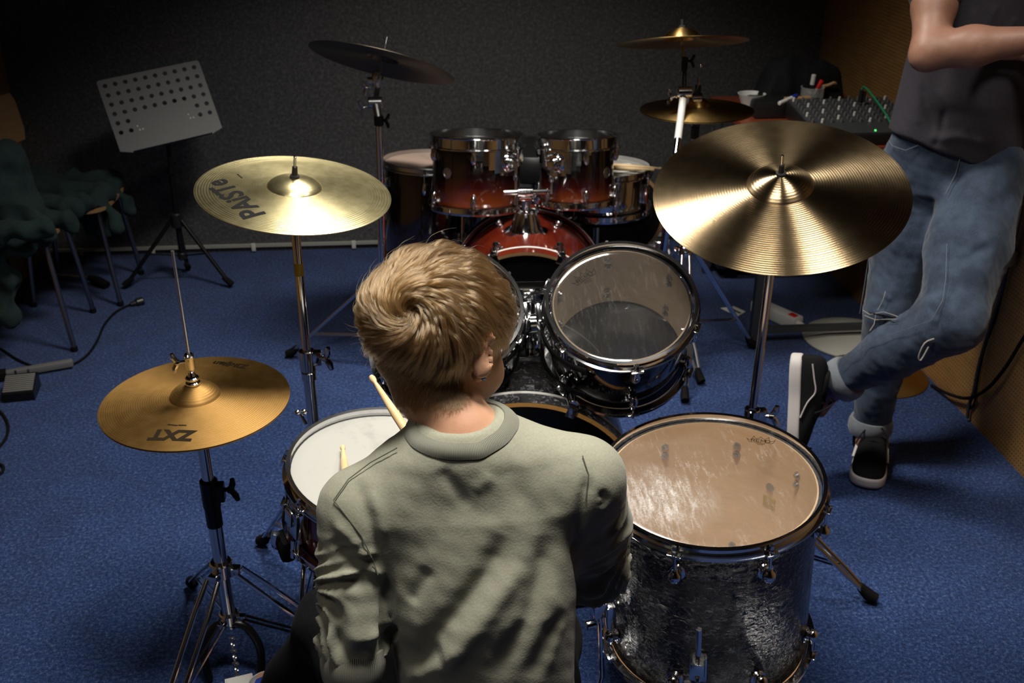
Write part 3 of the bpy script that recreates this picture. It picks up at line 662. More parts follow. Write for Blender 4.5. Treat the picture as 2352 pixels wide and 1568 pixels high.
RS = []
for nm, lab, c, n, ref in (
    ('rack_tom', 'black rack tom with clear head, between the boy and the large tilted cymbal', (.382, 1.953, .783), (-.088, -.491, .867), None),
    ('rack_tom', 'black rack tom mostly hidden behind the boy\'s head', (.020, 2.01, .762), (.099, -.496, .862), None)):
    o, M = drum(nm, lab, 'drum', c, n, .151, .215, 'black_gloss', 'clear_head', 6, math.radians(-90 + 4), style='tear', lugz=.030, inner='maple_grey')
    RS.append((o, M))
o, M = RS[0]; remo(o, M, -.070, .078, math.radians(34), .95)
for (o, M), s_ in zip(RS, (-1, 1)):
    # suspension bracket and the mounting arm towards the drum below
    mb = MB(M)
    pts = [(math.cos(a) * (.172 + .012 * math.sin((a - math.pi * (s_ < 0)) * 1)), math.sin(a) * .178, -.035 - .02 * math.cos(2 * a)) for a in np.linspace(math.radians(120), math.radians(240), 16)]
    if s_ > 0: pts = [(-x, y, z) for x, y, z in pts]
    mb.tube(pts, .0035, 8, flat=2.2); mb.tube([(x * 1.01, y, z - .095) for x, y, z in pts], .0035, 8, flat=2.2)
    mb.build('suspension_band', 'black_metal', o)
    mb = MB(M); x0 = s_ * .175; mb.box((x0, .01, -.085), (.014, .05, .11), None, .005); mb.cyl((x0, .01, -.075), (x0 + s_ * .022, .01, -.075), .022, n=20, bev=.003); mb.build('mount_plate', 'chrome', o)
for (px, py) in ((1180, 0),): pass

bt = P(1200, 932, 2.2); ax = Vector((-.03, -1, .0)).normalized()
bd, BM, bc, bR = bass_drum('bass_drum', 'black pearl bass drum between the boy and the red kit', (.165, 1.90, .575), ax, .2875, .50, 'black_pearl', 'black_pearl', 'hoop_wood', nl=8, front='black_head')
mb = MB(); mx_, my_ = .205, 2.12
mb.box((mx_, my_, .580), (.085, .070, .020), None, .005); mb.cyl((mx_, my_, .585), (mx_, my_, .752), .0125, n=18, bev=.002); mb.cyl((mx_, my_, .60), (mx_, my_, .635), .024, n=20, bev=.004)
mb.box((mx_, my_, .735), (.075, .045, .040), None, .008); mb.build('tom_holder', 'chrome', bd)
for (o, M), s_ in zip(RS, (1, -1)):
    e = M @ Vector((-s_ * .190, .01, -.075)); mb = MB(); mb.tube([(mx_ + s_ * .02, my_, .735), (mx_ + s_ * .05, my_ - .01, .745), (e.x, e.y, e.z + .004), (e.x + s_ * .004, e.y + .006, e.z - .05)], .006, 10, 4); mb.build('tom_arm', 'chrome', bd)
for s_ in (-1, 1):
    a = bc + Vector((s_ * .22, .42, -.10)); b = Vector((bc.x + s_ * .40, bc.y + .46, .01)); mb = MB(); mb.cyl(a, b, .007, n=12); mb.sph(a, .022, 14); mb.cyl(b - Vector((0, 0, .008)), b + Vector((0, 0, .012)), .012, n=12); mb.build('spur', 'chrome', bd)

# hi-hat on the left
hc = Vector((-.474, 1.759, .687)); hn = Vector((.001, -.019, 1))
top_, HM, hz = cymbal('hi_hat_cymbal', 'upper hi-hat cymbal with faded ZXT lettering, front left of the boy', hc, hn, .178, 'cymbal_hat', .27, .024, .013)
cymbal('hi_hat_cymbal', 'lower hi-hat cymbal facing up under the lettered one, front left', hc - Vector((0, 0, .004)), -hn, .1775, 'cymbal_hat', .24, .018, .014)
def on_cym(M, zf, ang, r0, s=1.0, off=.0006):
    ca, sa = math.cos(ang), math.sin(ang)
    def f(v):   # text baseline runs along the circle, its top points to the bell
        x = -sa * v.x * s + ca * (r0 - v.y * s); y = ca * v.x * s + sa * (r0 - v.y * s); r = math.hypot(x, y); return M @ Vector((x, y, zf(r) + off))
    return f
def on_cym2(M, zf, ang, r0, s=1.0, off=.0006):  # top points to the rim
    ca, sa = math.cos(ang), math.sin(ang)
    def f(v):
        x = sa * v.x * s + ca * (r0 + v.y * s); y = -ca * v.x * s + sa * (r0 + v.y * s); r = math.hypot(x, y); return M @ Vector((x, y, zf(r) + off))
    return f
def subdiv_text(t_, n=2):
    vs, fs = t_; vs = [Vector((v.x, v.y, 0)) for v in vs]
    for _ in range(n):
        nf = []; 
        for f in fs:
            if len(f) != 3: nf.append(f); continue
            a, b, c = f; k = len(vs); vs += [(vs[a] + vs[b]) / 2, (vs[b] + vs[c]) / 2, (vs[c] + vs[a]) / 2]; nf += [(a, k, k + 2), (k, b, k + 1), (k + 2, k + 1, c), (k, k + 1, k + 2)]
        fs = nf
    return vs, fs
h1 = WM
finish_print('lettering_print', [subdiv_text(text_verts('ZXT', .040, .0022))], on_cym2(HM, hz, math.radians(-97), .132), 'print_faded', top_)
finish_print('lettering_print', [ribbon2([(-.016, 0), (-.004, 0)], .003), ribbon2([(0, .001), (.016, -.001)], .003)], on_cym2(HM, hz, math.radians(-97), .104), 'print_faded', top_)
finish_print('lettering_print', [subdiv_text(text_verts('Zildjian', .026, .0009))], on_cym(HM, hz, math.radians(72), .140), 'print_faded', top_)
hs = thing('hi_hat_stand', 'chrome hi-hat stand with pedal left of the boy', 'cymbal stand', (hc.x, hc.y, 0))
x, y = hc.x, hc.y
rodt = PY(396, 576, 1.70)
mb = MB(); mb.tube([(x, y, .40), (x, y, .80), rodt], .0032, 10); mb.build('pull_rod', 'chrome_dull', hs)
mb = MB(HM); mb.cyl((0, 0, .034), (0, 0, .042), .014, n=20, bev=.002); mb.cyl((0, 0, .044), (0, 0, .052), .013, n=20, bev=.002); mb.lathe([(1e-4, .052), (.008, .054), (.006, .062), (.0085, .068), (.0095, .070), (.0095, .098), (.007, .101), (1e-4, .101)], None, 20)
wing(mb, (-.008, -.002, .085), (-1, -.2, 0), .9); mb.build('clutch', 'chrome', hs)
MB().cyl((x, y, .405), (x, y, .655), .0115, n=20).build('upper_tube', 'chrome', hs)
mb = MB(); mb.cyl((x, y, .645), (x, y, .665), .018, .026, n=20, bev=.003); mb.build('cymbal_seat', 'black_plastic', hs)
mb = MB(); mb.cyl((x, y, .44), (x, y, .505), .018, n=20, bev=.002); mb.box((x + .018, y, .475), (.022, .022, .040), None, .003); mb.cyl((x, y, .395), (x, y, .44), .0165, n=18); wing(mb, (x + .026, y, .48), (1, -.3, .15), 1.15); mb.build('height_clamp', 'black_metal', hs)
MB().cyl((x, y, .13), (x, y, .41), .0145, n=20).build('lower_tube', 'chrome', hs)
tripod(hs, (x, y), .285, .155, .33, [math.radians(a) for a in (248, 352, 118)], dbl=True, w_=.013)
mb = MB(); mb.tube([(x - .055, y - .03, .01), (x - .060, y - .02, .08), (x - .035, y - .012, .135), (x, y - .01, .145), (x + .035, y - .012, .135), (x + .060, y - .02, .08), (x + .055, y - .03, .01)], .009, 12, 6); mb.build('pedal_frame', 'black_metal', hs)
ch = MB()
for i in range(7): ch.torus((x + .006 + i * .0016, y - .030 - i * .006, .120 - i * .012), (1, 0, .3) if i % 2 else (0, 1, .4), .006, .0022, 14, 6)
ch.build('chain', 'chrome_dull', hs)
F_ = frame(Vector((.35, -.85, .0)).cross(Vector((0, 0, 1))), (.2, -1, 0))
pa, pb = Vector((x + .020, y - .075, .055)), Vector((x + .085, y - .33, .018)); dd = (pb - pa).normalized(); sd = dd.cross(Vector((0, 0, 1))).normalized(); up = sd.cross(dd)
R3 = Matrix((dd, sd, up)).transposed(); mb = MB(); mb.box((pa + pb) / 2, ((pb - pa).length, .058, .006), R3, .002); mb.box(pa + dd * .03 + up * .004, (.05, .050, .004), R3, .001); mb.build('foot_plate', 'silver_strip', hs)

# left crash
cc, cn = Vector((-.298, 2.104, .987)), Vector((.119, -.096, .988)).normalized()
cr, CM, cz = cymbal('crash_cymbal', 'bright hammered brass cymbal lettered PAISTE, left of the boy\'s head', cc, cn, .203, 'cymbal_bright', .285, .020, .016)
def flat_cym(M, zf, cx, cy, dx, dy, s=1.0, off=.0006):
    k = math.hypot(dx, dy); dx /= k; dy /= k
    def f(v): x = cx + s * (v.x * dx - v.y * dy); y = cy + s * (v.x * dy + v.y * dx); return M @ Vector((x, y, zf(math.hypot(x, y)) + off))
    return f
finish_print('logo_print', [subdiv_text(text_verts('PAiSTe', .050, .0013))], flat_cym(CM, cz, -.112, -.066, -.56, .83, 1.32), 'print_black', cr)
finish_print('lettering_print', [ribbon2([(-.012, 0), (-.003, 0)], .003), ribbon2([(0, 0), (.012, 0)], .003)], flat_cym(CM, cz, -.118, .040, -.5, .86, 1), 'print_faded', cr)
def straight_stand(name, label, CMx, zt, base_xy, zsplit, parts_z, angs, rad, tape=None, ztop=None, feet_dbl=True):
    bx, by = base_xy; o = thing(name, label, 'cymbal stand', (bx, by, 0))
    tp = CMx @ Vector((0, 0, -.055)); cym_top(o, CMx, zt)
    mb = MB(CMx); mb.cyl((0, 0, -.012), (0, 0, 0.002), .014, n=18, bev=.002); mb.build('seat_washer', 'black_plastic', o)
    ti = MB(); ti.cyl(tp + Vector((0, 0, -.030)), tp + Vector((0, 0, .008)), .012, .008, n=16, bev=.002); ti.cyl(tp + Vector((-.016, 0, -.006)), tp + Vector((.016, 0, -.006)), .013, n=18, bev=.002); ti.build('tilter', 'chrome', o)
    b = Vector((bx, by, 0)); t_ = tp + Vector((0, 0, -.025)); ln = lambda z: t_ + (Vector((bx, by, .12)) - t_) * ((t_.z - z) / (t_.z - .12))
    MB().cyl(ln(zsplit), t_, .0098, n=20).build('upper_tube', 'chrome', o)
    MB().cyl(ln(.12), ln(zsplit - .01), .0135, n=20).build('lower_tube', 'chrome', o)
    d = (t_ - b).normalized()
    for z in parts_z:
        q = ln(z); mb = MB(); mb.cyl(q - d * .026, q + d * .024, .0185, n=24, bev=.002); mb.box(q + Vector((.020, -.002, .006)), (.026, .020, .034), None, .004); wing(mb, q + Vector((.026, -.006, .008)), (1, -.5, .1), 1.25); mb.cyl(q - d * .05, q - d * .028, .017, n=20, bev=.002)
        mb.build('height_clamp', 'chrome', o)
    if tape: MB().cyl(ln(tape), ln(tape + .028), .0105, n=20).build('tape_band', 'yellow_tape', o)
    tripod(o, base_xy, .30, .13, rad, [math.radians(a) for a in angs], dbl=feet_dbl)
    return o
straight_stand('cymbal_stand', 'chrome straight stand carrying the bright lettered cymbal', CM, cz(.02), (-.300, 2.055), .62, [.60], (140, 20, 262), .235, tape=.80)
# right ride
rc, rn = Vector((.693, 1.947, 1.015)), Vector((-.142, -.318, .937)).normalized()
rd_, RM, rz = cymbal('ride_cymbal', 'large bronze grooved cymbal tilted toward the camera, in front of the standing person', rc, rn, .254, 'cymbal_ride', .262, .024, .020)
straight_stand('cymbal_stand', 'chrome straight stand under the large tilted cymbal, rising behind the floor tom', RM, rz(.02), (.700, 1.985), .50, [.47], (-20, 100, 215), .33)

# ------------------------------------------------------------------ BACK KIT (red)
bx_, by_ = .375, 0
bnear = P(1212, 576, 3.11); bfar = P(1215, 474, 3.56)
axis = (bnear - bfar); axis.z = 0; axis.normalize()
rb, RBM, rbc, rbR = bass_drum('bass_drum', 'red lacquered bass drum with black front head, by the grey wall', (bnear.x, bnear.y, .53), axis, .265, .455, 'red_lacquer', 'red_lacquer', 'ply', nl=8)
tb = P(1208, 545, 3.36); tb.z = .515
mb = MB(); tx, ty = tb.x, tb.y
mb.lathe([(1e-4, .500), (.072, .500), (.072, .508), (.056, .512), (.050, .520), (.034, .574), (.022, .580), (1e-4, .580)], Matrix.Translation((tx, ty, 0)), 32); mb.build('holder_base', 'chrome', rb)
mb = MB(); mb.cyl((tx, ty, .57), (tx, ty, .630), .0135, n=20); mb.box((tx, ty, .632), (.050, .040, .035), None, .006); mb.cyl((tx - .075, ty - .02, .645), (tx + .068, ty - .02, .645), .009, n=16, bev=.002); mb.cyl((tx - .03, ty - .02, .645), (tx + .02, ty - .02, .645), .015, n=16, bev=.002); wing(mb, (tx + .02, ty - .02, .615), (.6, -1, -.2), 1.2)
mb.build('holder_post', 'chrome', rb)
bts = []
for lab, c, n, R, dp, s_ in (('red-brown sunburst tom with double chrome hoops, left of the two mounted on the red kit', (.142, 3.408, .751), (.023, .132, .991), .152, .235, 1),
                     ('smaller red sunburst tom, right of the two mounted on the red kit', (.475, 3.347, .758), (-.003, .13, .992), .127, .215, -1)):
    o, M = drum('mounted_tom', lab, 'drum', c, n, R, dp, 'sunburst', 'black_head', 6, math.radians(-90 - 6 * s_), style='tear', lugz=.02, screws=False, inner=None, hh=.016)  # black batter heads: the dark wall's reflection put into the head colour
    bts.append((o, M))
    phi = math.radians(-90 + 41) if s_ > 0 else math.radians(-90 - 38)
    ca, sa = math.cos(phi), math.sin(phi); mb = MB(M); R2 = R + .006
    for k in range(14):   # crescent mounting plate hugging the shell under the hoop
        a = phi + (k - 6.5) / 13 * 1.6; h_ = .082 * max(.12, math.cos((k - 6.5) / 6.5 * 1.45)); mb.box((math.cos(a) * R2, math.sin(a) * R2, -.026 - h_ / 2), (.003, .0225, h_), Matrix.Rotation(a, 3, 'Z'))
    mb.build('mount_plate', 'chrome', o)
    mb = MB(M); F = lambda r, z: Vector((ca * (R + r), sa * (R + r), z)); mb.cyl(F(.004, -.062), F(.020, -.062), .034, .030, n=28, bev=.004); mb.cyl(F(.020, -.062), F(.034, -.062), .018, n=20, bev=.003); mb.box(F(.036, -.064), (.020, .022, .030), Matrix.Rotation(phi, 3, 'Z'), .003); mb.build('mount_disc', 'chrome', o)
    a = M @ F(.036, -.06); b = M @ F(.036, -.165); mb = MB(); mb.tube([a, b, Vector((tx - s_ * .070, ty - .02, .645)), Vector((tx, ty - .02, .645))], .0052, 10); mb.cyl(b + Vector((0, 0, .05)), b + Vector((0, 0, .065)), .010, n=14); mb.build('mounting_arm', 'chrome', rb)
    pb_ = math.radians(-90 - 42) if s_ > 0 else math.radians(-90 + 44)
    mb = MB(M); q = Vector((math.cos(pb_) * (R - .001), math.sin(pb_) * (R - .001), -.10)); mb.lathe([(1e-4, .0), (.019, 0), (.019, .002), (.014, .003), (.013, .002), (.006, .0025), (1e-4, .003)], frameM(q, q * Vector((1, 1, 0))), 8); mb.build('badge', 'chrome_dull', o)
o, M = drum('floor_tom', 'dark red floor tom behind, left of the red kit', 'drum', (-.004, 3.60, .630), (.037, .08, .996), .178, .42, 'sunburst_floor', 'coated_head', 6, math.radians(-100), style='tear', screws=False, inner='hoop_wood', hoop='chrome_dull')
MT['coated_tan'] = MT['coated_head'].copy(); MT['coated_tan'].name = 'coated_tan'
for e in MT['coated_tan'].node_tree.nodes:
    if e.type == 'VALTORGB': e.color_ramp.elements[0].color = (.33, .24, .19, 1); e.color_ramp.elements[1].color = (.42, .31, .25, 1)
for ch_ in o.children:
    if ch_.name.startswith('batter_head'): ch_.data.materials[0] = MT['coated_tan']
for a in (-60, 180, 60):
    a = math.radians(a); ca, sa = math.cos(a), math.sin(a); mb = MB(M); q = Vector((ca * .200, sa * .200, 0)); mb.box(q + Vector((-ca * .012, -sa * .012, -.25)), (.026, .030, .05), Matrix.Rotation(a, 3, 'Z'), .006); mb.build('leg_bracket', 'chrome', o)
    e = M @ (q + Vector((ca * .02, sa * .02, -.60))); mb = MB(); mb.tube([M @ (q + Vector((0, 0, -.16))), M @ (q + Vector((0, 0, -.50))), Vector((e.x, e.y, .02))], .0055, 10); lg = mb.build('leg', 'chrome', o)
    MB().cyl((e.x, e.y, 0), (e.x, e.y, .03), .013, .01, n=12).build('rubber_foot', 'black_rubber', lg)
o, M = drum('snare_drum', 'chrome snare drum with white head behind the red kit, paper and sticks on it', 'drum', tuple(P(1376, 379, 3.66)), (-.002, .06, .998), .178, .165, 'chrome', 'coated_head', 8, math.radians(-80), style='long', inner=None, screws=False)
bsM = M
# paper and sticks lying on that snare
pp = [M @ Vector(v) for v in ((.02, -.10, -.0105), (.155, -.045, -.0105), (.12, .06, -.0105), (-.02, .03, -.0105))]
mb = MB(); mb.add(pp + [q + Vector((0, 0, .0015)) for q in pp], [(3, 2, 1, 0), (4, 5, 6, 7), (0, 1, 5, 4), (1, 2, 6, 5), (2, 3, 7, 6), (3, 0, 4, 7)]); tag(mb.build('paper_sheet', 'paper'), 'folded white paper sheet lying on the chrome snare', 'paper')
def stick(a, b, label, group=None, tipfirst=True):
    a = Vector(a); b = Vector(b); L = (b - a).length
    pr = [(1e-5, 0), (.0035, .0015), (.0052, .006), (.0050, .011), (.0030, .016), (.0042, .030), (.0071, .085), (.0073, L - .006), (.006, L - .001), (1e-5, L)]
    return tag(MB().lathe(pr, frameM(a, b - a), 18).build('drumstick', 'stick_wood'), label, 'drumstick', group)
q0 = M @ Vector((.195, -.120, .006)); 
stick(M @ Vector((.205, -.115, .009)), M @ Vector((-.16, .04, .009)), 'light drumstick on the chrome snare, nearer the paper sheet', None)
stick(M @ Vector((.175, -.130, .009)), M @ Vector((-.17, -.03, .009)), 'light drumstick on the chrome snare, nearer the red tom', None)
ss = thing('snare_stand', 'dark snare stand under the chrome snare', 'drum stand', (M.translation.x, M.translation.y, 0)); x, y = M.translation.x, M.translation.y
MB().cyl((x, y, .10), (x, y, .42), .011, n=14).build('tube', 'chrome_dull', ss)
for a in (210, 330, 90):
    a = math.radians(a); ca, sa = math.cos(a), math.sin(a); mb = MB(M); mb.tube([(0, 0, -.225), (ca * .10, sa * .10, -.21), (ca * .19, sa * .19, -.185), (ca * .203, sa * .203, -.165), (ca * .205, sa * .205, -.13)], .007, 8, 3); mb.build('basket_arm', 'black_rubber', ss)
tripod(ss, (x, y), .25, .12, .24, [math.radians(a) for a in (-35, 85, 205)], m='chrome_dull')
# throne
th = thing('drum_throne', 'black round drum stool seen between the two red toms', 'stool', (.42, 3.98, 0)); x, y = P(1228, 340, 3.95)[:2]
MB().lathe([(1e-4, .49), (.15, .49), (.165, .50), (.170, .53), (.168, .575), (.155, .595), (.10, .600), (1e-4, .600)], Matrix.Translation((x, y, 0)), 40).build('seat', 'seat_vinyl', th)
MB().cyl((x, y, .12), (x, y, .49), .014, n=16).build('post', 'chrome_dull', th); tripod(th, (x, y), .28, .13, .20, [math.radians(a) for a in (30, 150, 270)], m='chrome_dull')
# round hand drum leaning behind the snare
q = P(1425, 490, 3.98); mb = MB(frameM(q, (-.05, -.96, .28))); 
hd = thing('hand_drum', 'flat dark hand drum with tan rim leaning behind the chrome snare', 'drum', M=frameM(q, (-.05, -.96, .28)))
mb = MB(WM[hd.name]); mb.lathe([(.155, -.03), (.168, -.03), (.168, .03), (.155, .03)], None, 56, True); mb.build('frame', 'ply', hd); MB(WM[hd.name]).lathe([(1e-4, .024), (.156, .024), (.156, .020), (1e-4, .020)], None, 48).build('drum_skin', 'black_metal', hd)
# back cymbals and stands
cL, nL = Vector((-.155, 3.262, 1.032)), Vector((.235, .358, .904)).normalized()
_, BLM, blz = cymbal('crash_cymbal', 'dark old cymbal tilted away, seen from below, above the left of the red kit', cL, nL, .229, 'cymbal_dark', .22, .022, .016)
s1 = thing('boom_cymbal_stand', 'dark boom stand left of the red kit holding the tilted cymbal', 'cymbal stand', (-.17, 3.22, 0))
cym_top(s1, BLM, blz(.02)); bb_ = PY(876, 600, 3.16); bxy = (bb_.x, bb_.y)
j1 = P(866, 178, 3.20); j2 = P(862, 235, 3.18); j3 = P(870, 275, 3.17)
mb = MB(); mb.cyl(BLM @ Vector((0, 0, -.01)), j1, .0035, n=10); mb.build('tilt_rod', 'chrome_dull', s1)
mb = MB(); mb.tube([j1 + Vector((0, 0, .02)), j1, j1 - Vector((.003, 0, .03))], [.014, .018, .012], 14, 2); mb.cyl(j1 - Vector((.03, .0, .01)), j1 + Vector((.02, 0, -.01)), .012, n=14); wing(mb, j1 - Vector((.02, 0, .03)), (-1, -.2, -.1), 1); mb.build('tilter', 'chrome_dull', s1)
mb = MB(); mb.cyl(j1 - Vector((0, 0, .03)), j2, .009, n=12); mb.cyl(j2 - Vector((.022, 0, 0)), j2 + Vector((.022, 0, 0)), .018, n=16, bev=.003); mb.tube([j2, j3], [.016, .011], 12); wing(mb, j2 - Vector((.02, 0, .012)), (-1, -.3, -.2), 1.1); mb.build('boom_clamp', 'chrome_dull', s1)
mb = MB(); mb.cyl(j3 - Vector((0, 0, .018)), j3 + Vector((0, 0, .012)), .015, n=16, bev=.002); wing(mb, j3 + Vector((.008, 0, 0)), (1, -.4, -.1), 1); mb.build('height_clamp', 'black_metal', s1)
MB().cyl(j3, Vector((*bxy, .12)), .0105, n=16).build('tube', 'chrome', s1)
fb_ = PZ(668, 822, 0); r1_ = math.hypot(fb_.x - bxy[0], fb_.y - bxy[1]); a1_ = math.atan2(fb_.y - bxy[1], fb_.x - bxy[0])
tripod(s1, bxy, .34, .13, r1_, [a1_], dbl=True, m='chrome_dull'); tripod(s1, bxy, .34, .13, .30, [a1_ + 2.1, a1_ - 2.1], dbl=True, m='chrome_dull')
cR, nR = Vector((.772, 3.192, 1.095)), Vector((-.006, .262, .965)).normalized()
_, BRM, brz = cymbal('crash_cymbal', 'thin brass cymbal seen edge-on, highest one at the back right', cR, nR, .203, 'cymbal_old', .30, .034, .012)
s2 = thing('boom_cymbal_stand', 'boom stand with white-banded tube at the back right', 'cymbal stand', (.74, 3.15, 0)); cym_top(s2, BRM, brz(.02))
k1 = P(1573, 140, 3.14); k2 = P(1571, 212, 3.12); k3 = P(1553, 352, 3.05); base = PZ(1500, 800, 0)
mb = MB(); mb.cyl(BRM @ Vector((0, 0, -.01)), k1, .0045, n=10); mb.build('tilt_rod', 'chrome_dull', s2)
mb = MB(); mb.cyl(k1 + Vector((0, 0, .012)), k1 - Vector((0, 0, .03)), .010, n=14, bev=.002); mb.cyl(k1, k2, .0065, n=12); wing(mb, k1 + Vector((.006, 0, .0)), (1, -.2, 0), .9); mb.build('tilter', 'black_metal', s2)
mb = MB(); mb.cyl(k2 - Vector((.022, 0, 0)), k2 + Vector((.024, 0, 0)), .017, n=18, bev=.003); mb.box(k2 - Vector((0, 0, .016)), (.030, .026, .040), None, .004); wing(mb, k2 - Vector((.022, 0, .012)), (-1, -.2, 0), 1.1)
mb.tube([k2 + Vector((.030, 0, .0)), k2 + Vector((.040, 0, .012)), k2 + Vector((.046, 0, .078))], .002, 8); mb.sph(k2 + Vector((.046, 0, .08)), .005, 10); mb.cyl(k2 + Vector((.03, 0, -.02)), k2 + Vector((.055, 0, -.02)), .010, n=14); mb.build('boom_clamp', 'chrome', s2)
dn = (k3 - k2).normalized(); mb = MB(); mb.cyl(k2 + dn * .02, k3 + dn * .02, .0105, n=18); up_ = mb.build('upper_tube', 'chrome', s2)
MB().cyl(k2 + dn * .025, k2 + dn * .165, .0112, n=18).build('white_band', 'white_plastic', up_)
MB().cyl(k3 + dn * .01, Vector((base.x, base.y, .12)), .0135, n=18).build('lower_tube', 'chrome', s2)
tripod(s2, (base.x, base.y), .40, .16, .30, [math.radians(a) for a in (-70, 50, 170)], m='chrome_dull')
hcB = Vector((.829, 3.17, .892)); _, BHM, bhz = cymbal('hi_hat_cymbal', 'upper cymbal of the back hi-hat beside the white mug', hcB, (-.011, .02, 1), .178, 'cymbal_old', .24, .022, .016)
cymbal('hi_hat_cymbal', 'lower cymbal of the back hi-hat, under the upper one by the mug', hcB - Vector((0, 0, .005)), (.011, -.02, -1), .178, 'cymbal_old', .24, .018, .014)
s3 = thing('hi_hat_stand', 'dark hi-hat stand at the back right by the table', 'cymbal stand', (hcB.x, hcB.y, 0)); x, y = hcB.x, hcB.y
mb = MB(); mb.cyl((x, y, .88), (x, y, .99), .003, n=8); mb.build('pull_rod', 'chrome_dull', s3); mb = MB(BHM); mb.cyl((0, 0, .036), (0, 0, .050), .016, n=16); mb.cyl((0, 0, .05), (0, 0, .075), .010, n=14); mb.build('clutch', 'black_metal', s3)
mb = MB(); mb.cyl((x, y, .838), (x, y, .868), .012, .028, n=20); mb.cyl((x, y, .80), (x, y, .838), .014, n=16); mb.build('cymbal_seat', 'black_plastic', s3)
MB().cyl((x, y, .13), (x, y, .83), .0105, n=16).build('tube', 'chrome_dull', s3); tripod(s3, (x, y), .42, .15, .30, [math.radians(a) for a in (14, 262, 140)], m='chrome')

# ------------------------------------------------------------------ MUSIC STAND
TLp, TRp, BRp, BLp = P(224, 189, 4.05), P(455, 138, 4.05), P(513, 300, 3.93), P(283, 354, 3.93)
bc_ = PY(369, 245, 4.0); xa = Vector((.92, .38, .12)).normalized(); ya = Vector((-.31, .47, .83)); ya = (ya - xa * ya.dot(xa)).normalized(); za = xa.cross(ya)
DM = Matrix.Translation(bc_) @ Matrix((xa, ya, za)).transposed().to_4x4(); Wd, Hd = .397, .305
ms = thing('music_stand', 'grey perforated music stand in front of the grey wall', 'music stand', (PZ(418, 640, 0).x, PZ(418, 640, 0).y, 0))
cu = bpy.data.curves.new('desk', 'CURVE'); cu.dimensions = '2D'; cu.fill_mode = 'BOTH'; cu.extrude = .0008
def loop2(pts):
    sp = cu.splines.new('POLY'); sp.points.add(len(pts) - 1); sp.use_cyclic_u = True
    for i, (a, b) in enumerate(pts): sp.points[i].co = (a, b, 0, 1)
hw2, hh = Wd / 2, Hd / 2; r_ = .012
out = []
for cx_, cy_, a0 in ((hw2 - r_, hh - r_, 0), (-hw2 + r_, hh - r_, 90)):
    for k in range(5): a = math.radians(a0 + 90 * k / 4); out.append((cx_ + r_ * math.cos(a), cy_ + r_ * math.sin(a)))
out += [(-hw2, -hh + .015), (-hw2 + .045, -hh), (hw2 - .045, -hh), (hw2, -hh + .015)]
loop2(out)
rows = [(0, range(10)), (1, range(10)), (2, range(10)), (3, range(10)), (4, (0, 1, 8, 9)), (5, (0, 1, 8, 9))]
for r, cs in rows:
    for c_ in cs:
        cx_ = -hw2 + .026 + c_ * (Wd - .052) / 9; cy_ = hh - .026 - r * .0385; loop2([(cx_ + .0088 * math.cos(2 * math.pi * k / 16), cy_ + .0088 * math.sin(2 * math.pi * k / 16)) for k in range(16)])
to = bpy.data.objects.new('desk', cu); COL.objects.link(to); bpy.context.view_layer.update(); me = bpy.data.meshes.new_from_object(to.evaluated_get(bpy.context.evaluated_depsgraph_get())); bpy.data.objects.remove(to)
me.materials.clear(); mat('desk_grey', (.070, .070, .073), .5, .2); me.materials.append(MT['desk_grey']); dk = bpy.data.objects.new('desk', me); COL.objects.link(dk); reg(dk, ms, DM)
mb = MB(DM); mb.box((0, -hh + .0005, .010), (Wd - .09, .002, .020)); mb.build('sheet_ledge', 'desk_grey', ms)
mb = MB(DM)
for bx0, by0 in ((-hw2 + .095, -hh + .085), (hw2 - .105, -hh + .085)):
    for dx, dy in ((-.004, .012), (.0, -.004), (.012, -.004)): mb.sph((bx0 + dx, by0 + dy, .0015), .0035, 10, (1, 1, .6))
mb.build('rivet', 'white_plastic', dk)
hub = PY(406, 505, 3.95); dkc = DM @ Vector((0, -.06, -.012)); fe = [PZ(290, 658, .01), PZ(530, 656, .01), PZ(432, 618, .01)]
mb = MB(DM); mb.box((0, -.05, -.010), (.16, .03, .014), None, .003); mb.box((0, -.05, -.024), (.03, .05, .020), None, .003); mb.build('desk_bracket', 'black_plastic', ms)
mb = MB(); mb.tube([dkc, hub + (dkc - hub) * .5], .009, 14); mb.tube([hub + (dkc - hub) * .5, hub - Vector((0, 0, .16))], .0125, 14); mb.cyl(hub + (dkc - hub) * .48, hub + (dkc - hub) * .55, .017, n=16); mb.build('pole', 'black_metal', ms)
mb = MB(); mb.cyl(hub - Vector((0, 0, .03)), hub + Vector((0, 0, .03)), .024, n=20, bev=.004); mb.cyl(hub - Vector((0, 0, .17)), hub - Vector((0, 0, .14)), .018, n=16, bev=.003); mb.build('hub', 'black_plastic', ms)
for f_ in fe:
    d = (f_ - hub); d.z = 0; d.normalize(); mb = MB(); mb.tube([hub + d * .022, f_ + Vector((0, 0, .004))], .0085, 12); lg = mb.build('leg', 'black_metal', ms)
    MB().tube([hub - Vector((0, 0, .155)), (hub + d * .022).lerp(f_, .5)], .0035, 8).build('brace', 'black_metal', lg); MB().tube([f_ - d * .03 + Vector((0, 0, .035)), f_ + Vector((0, 0, .006)) + d * .008], [.011, .013], 12).build('rubber_foot', 'black_rubber', lg)
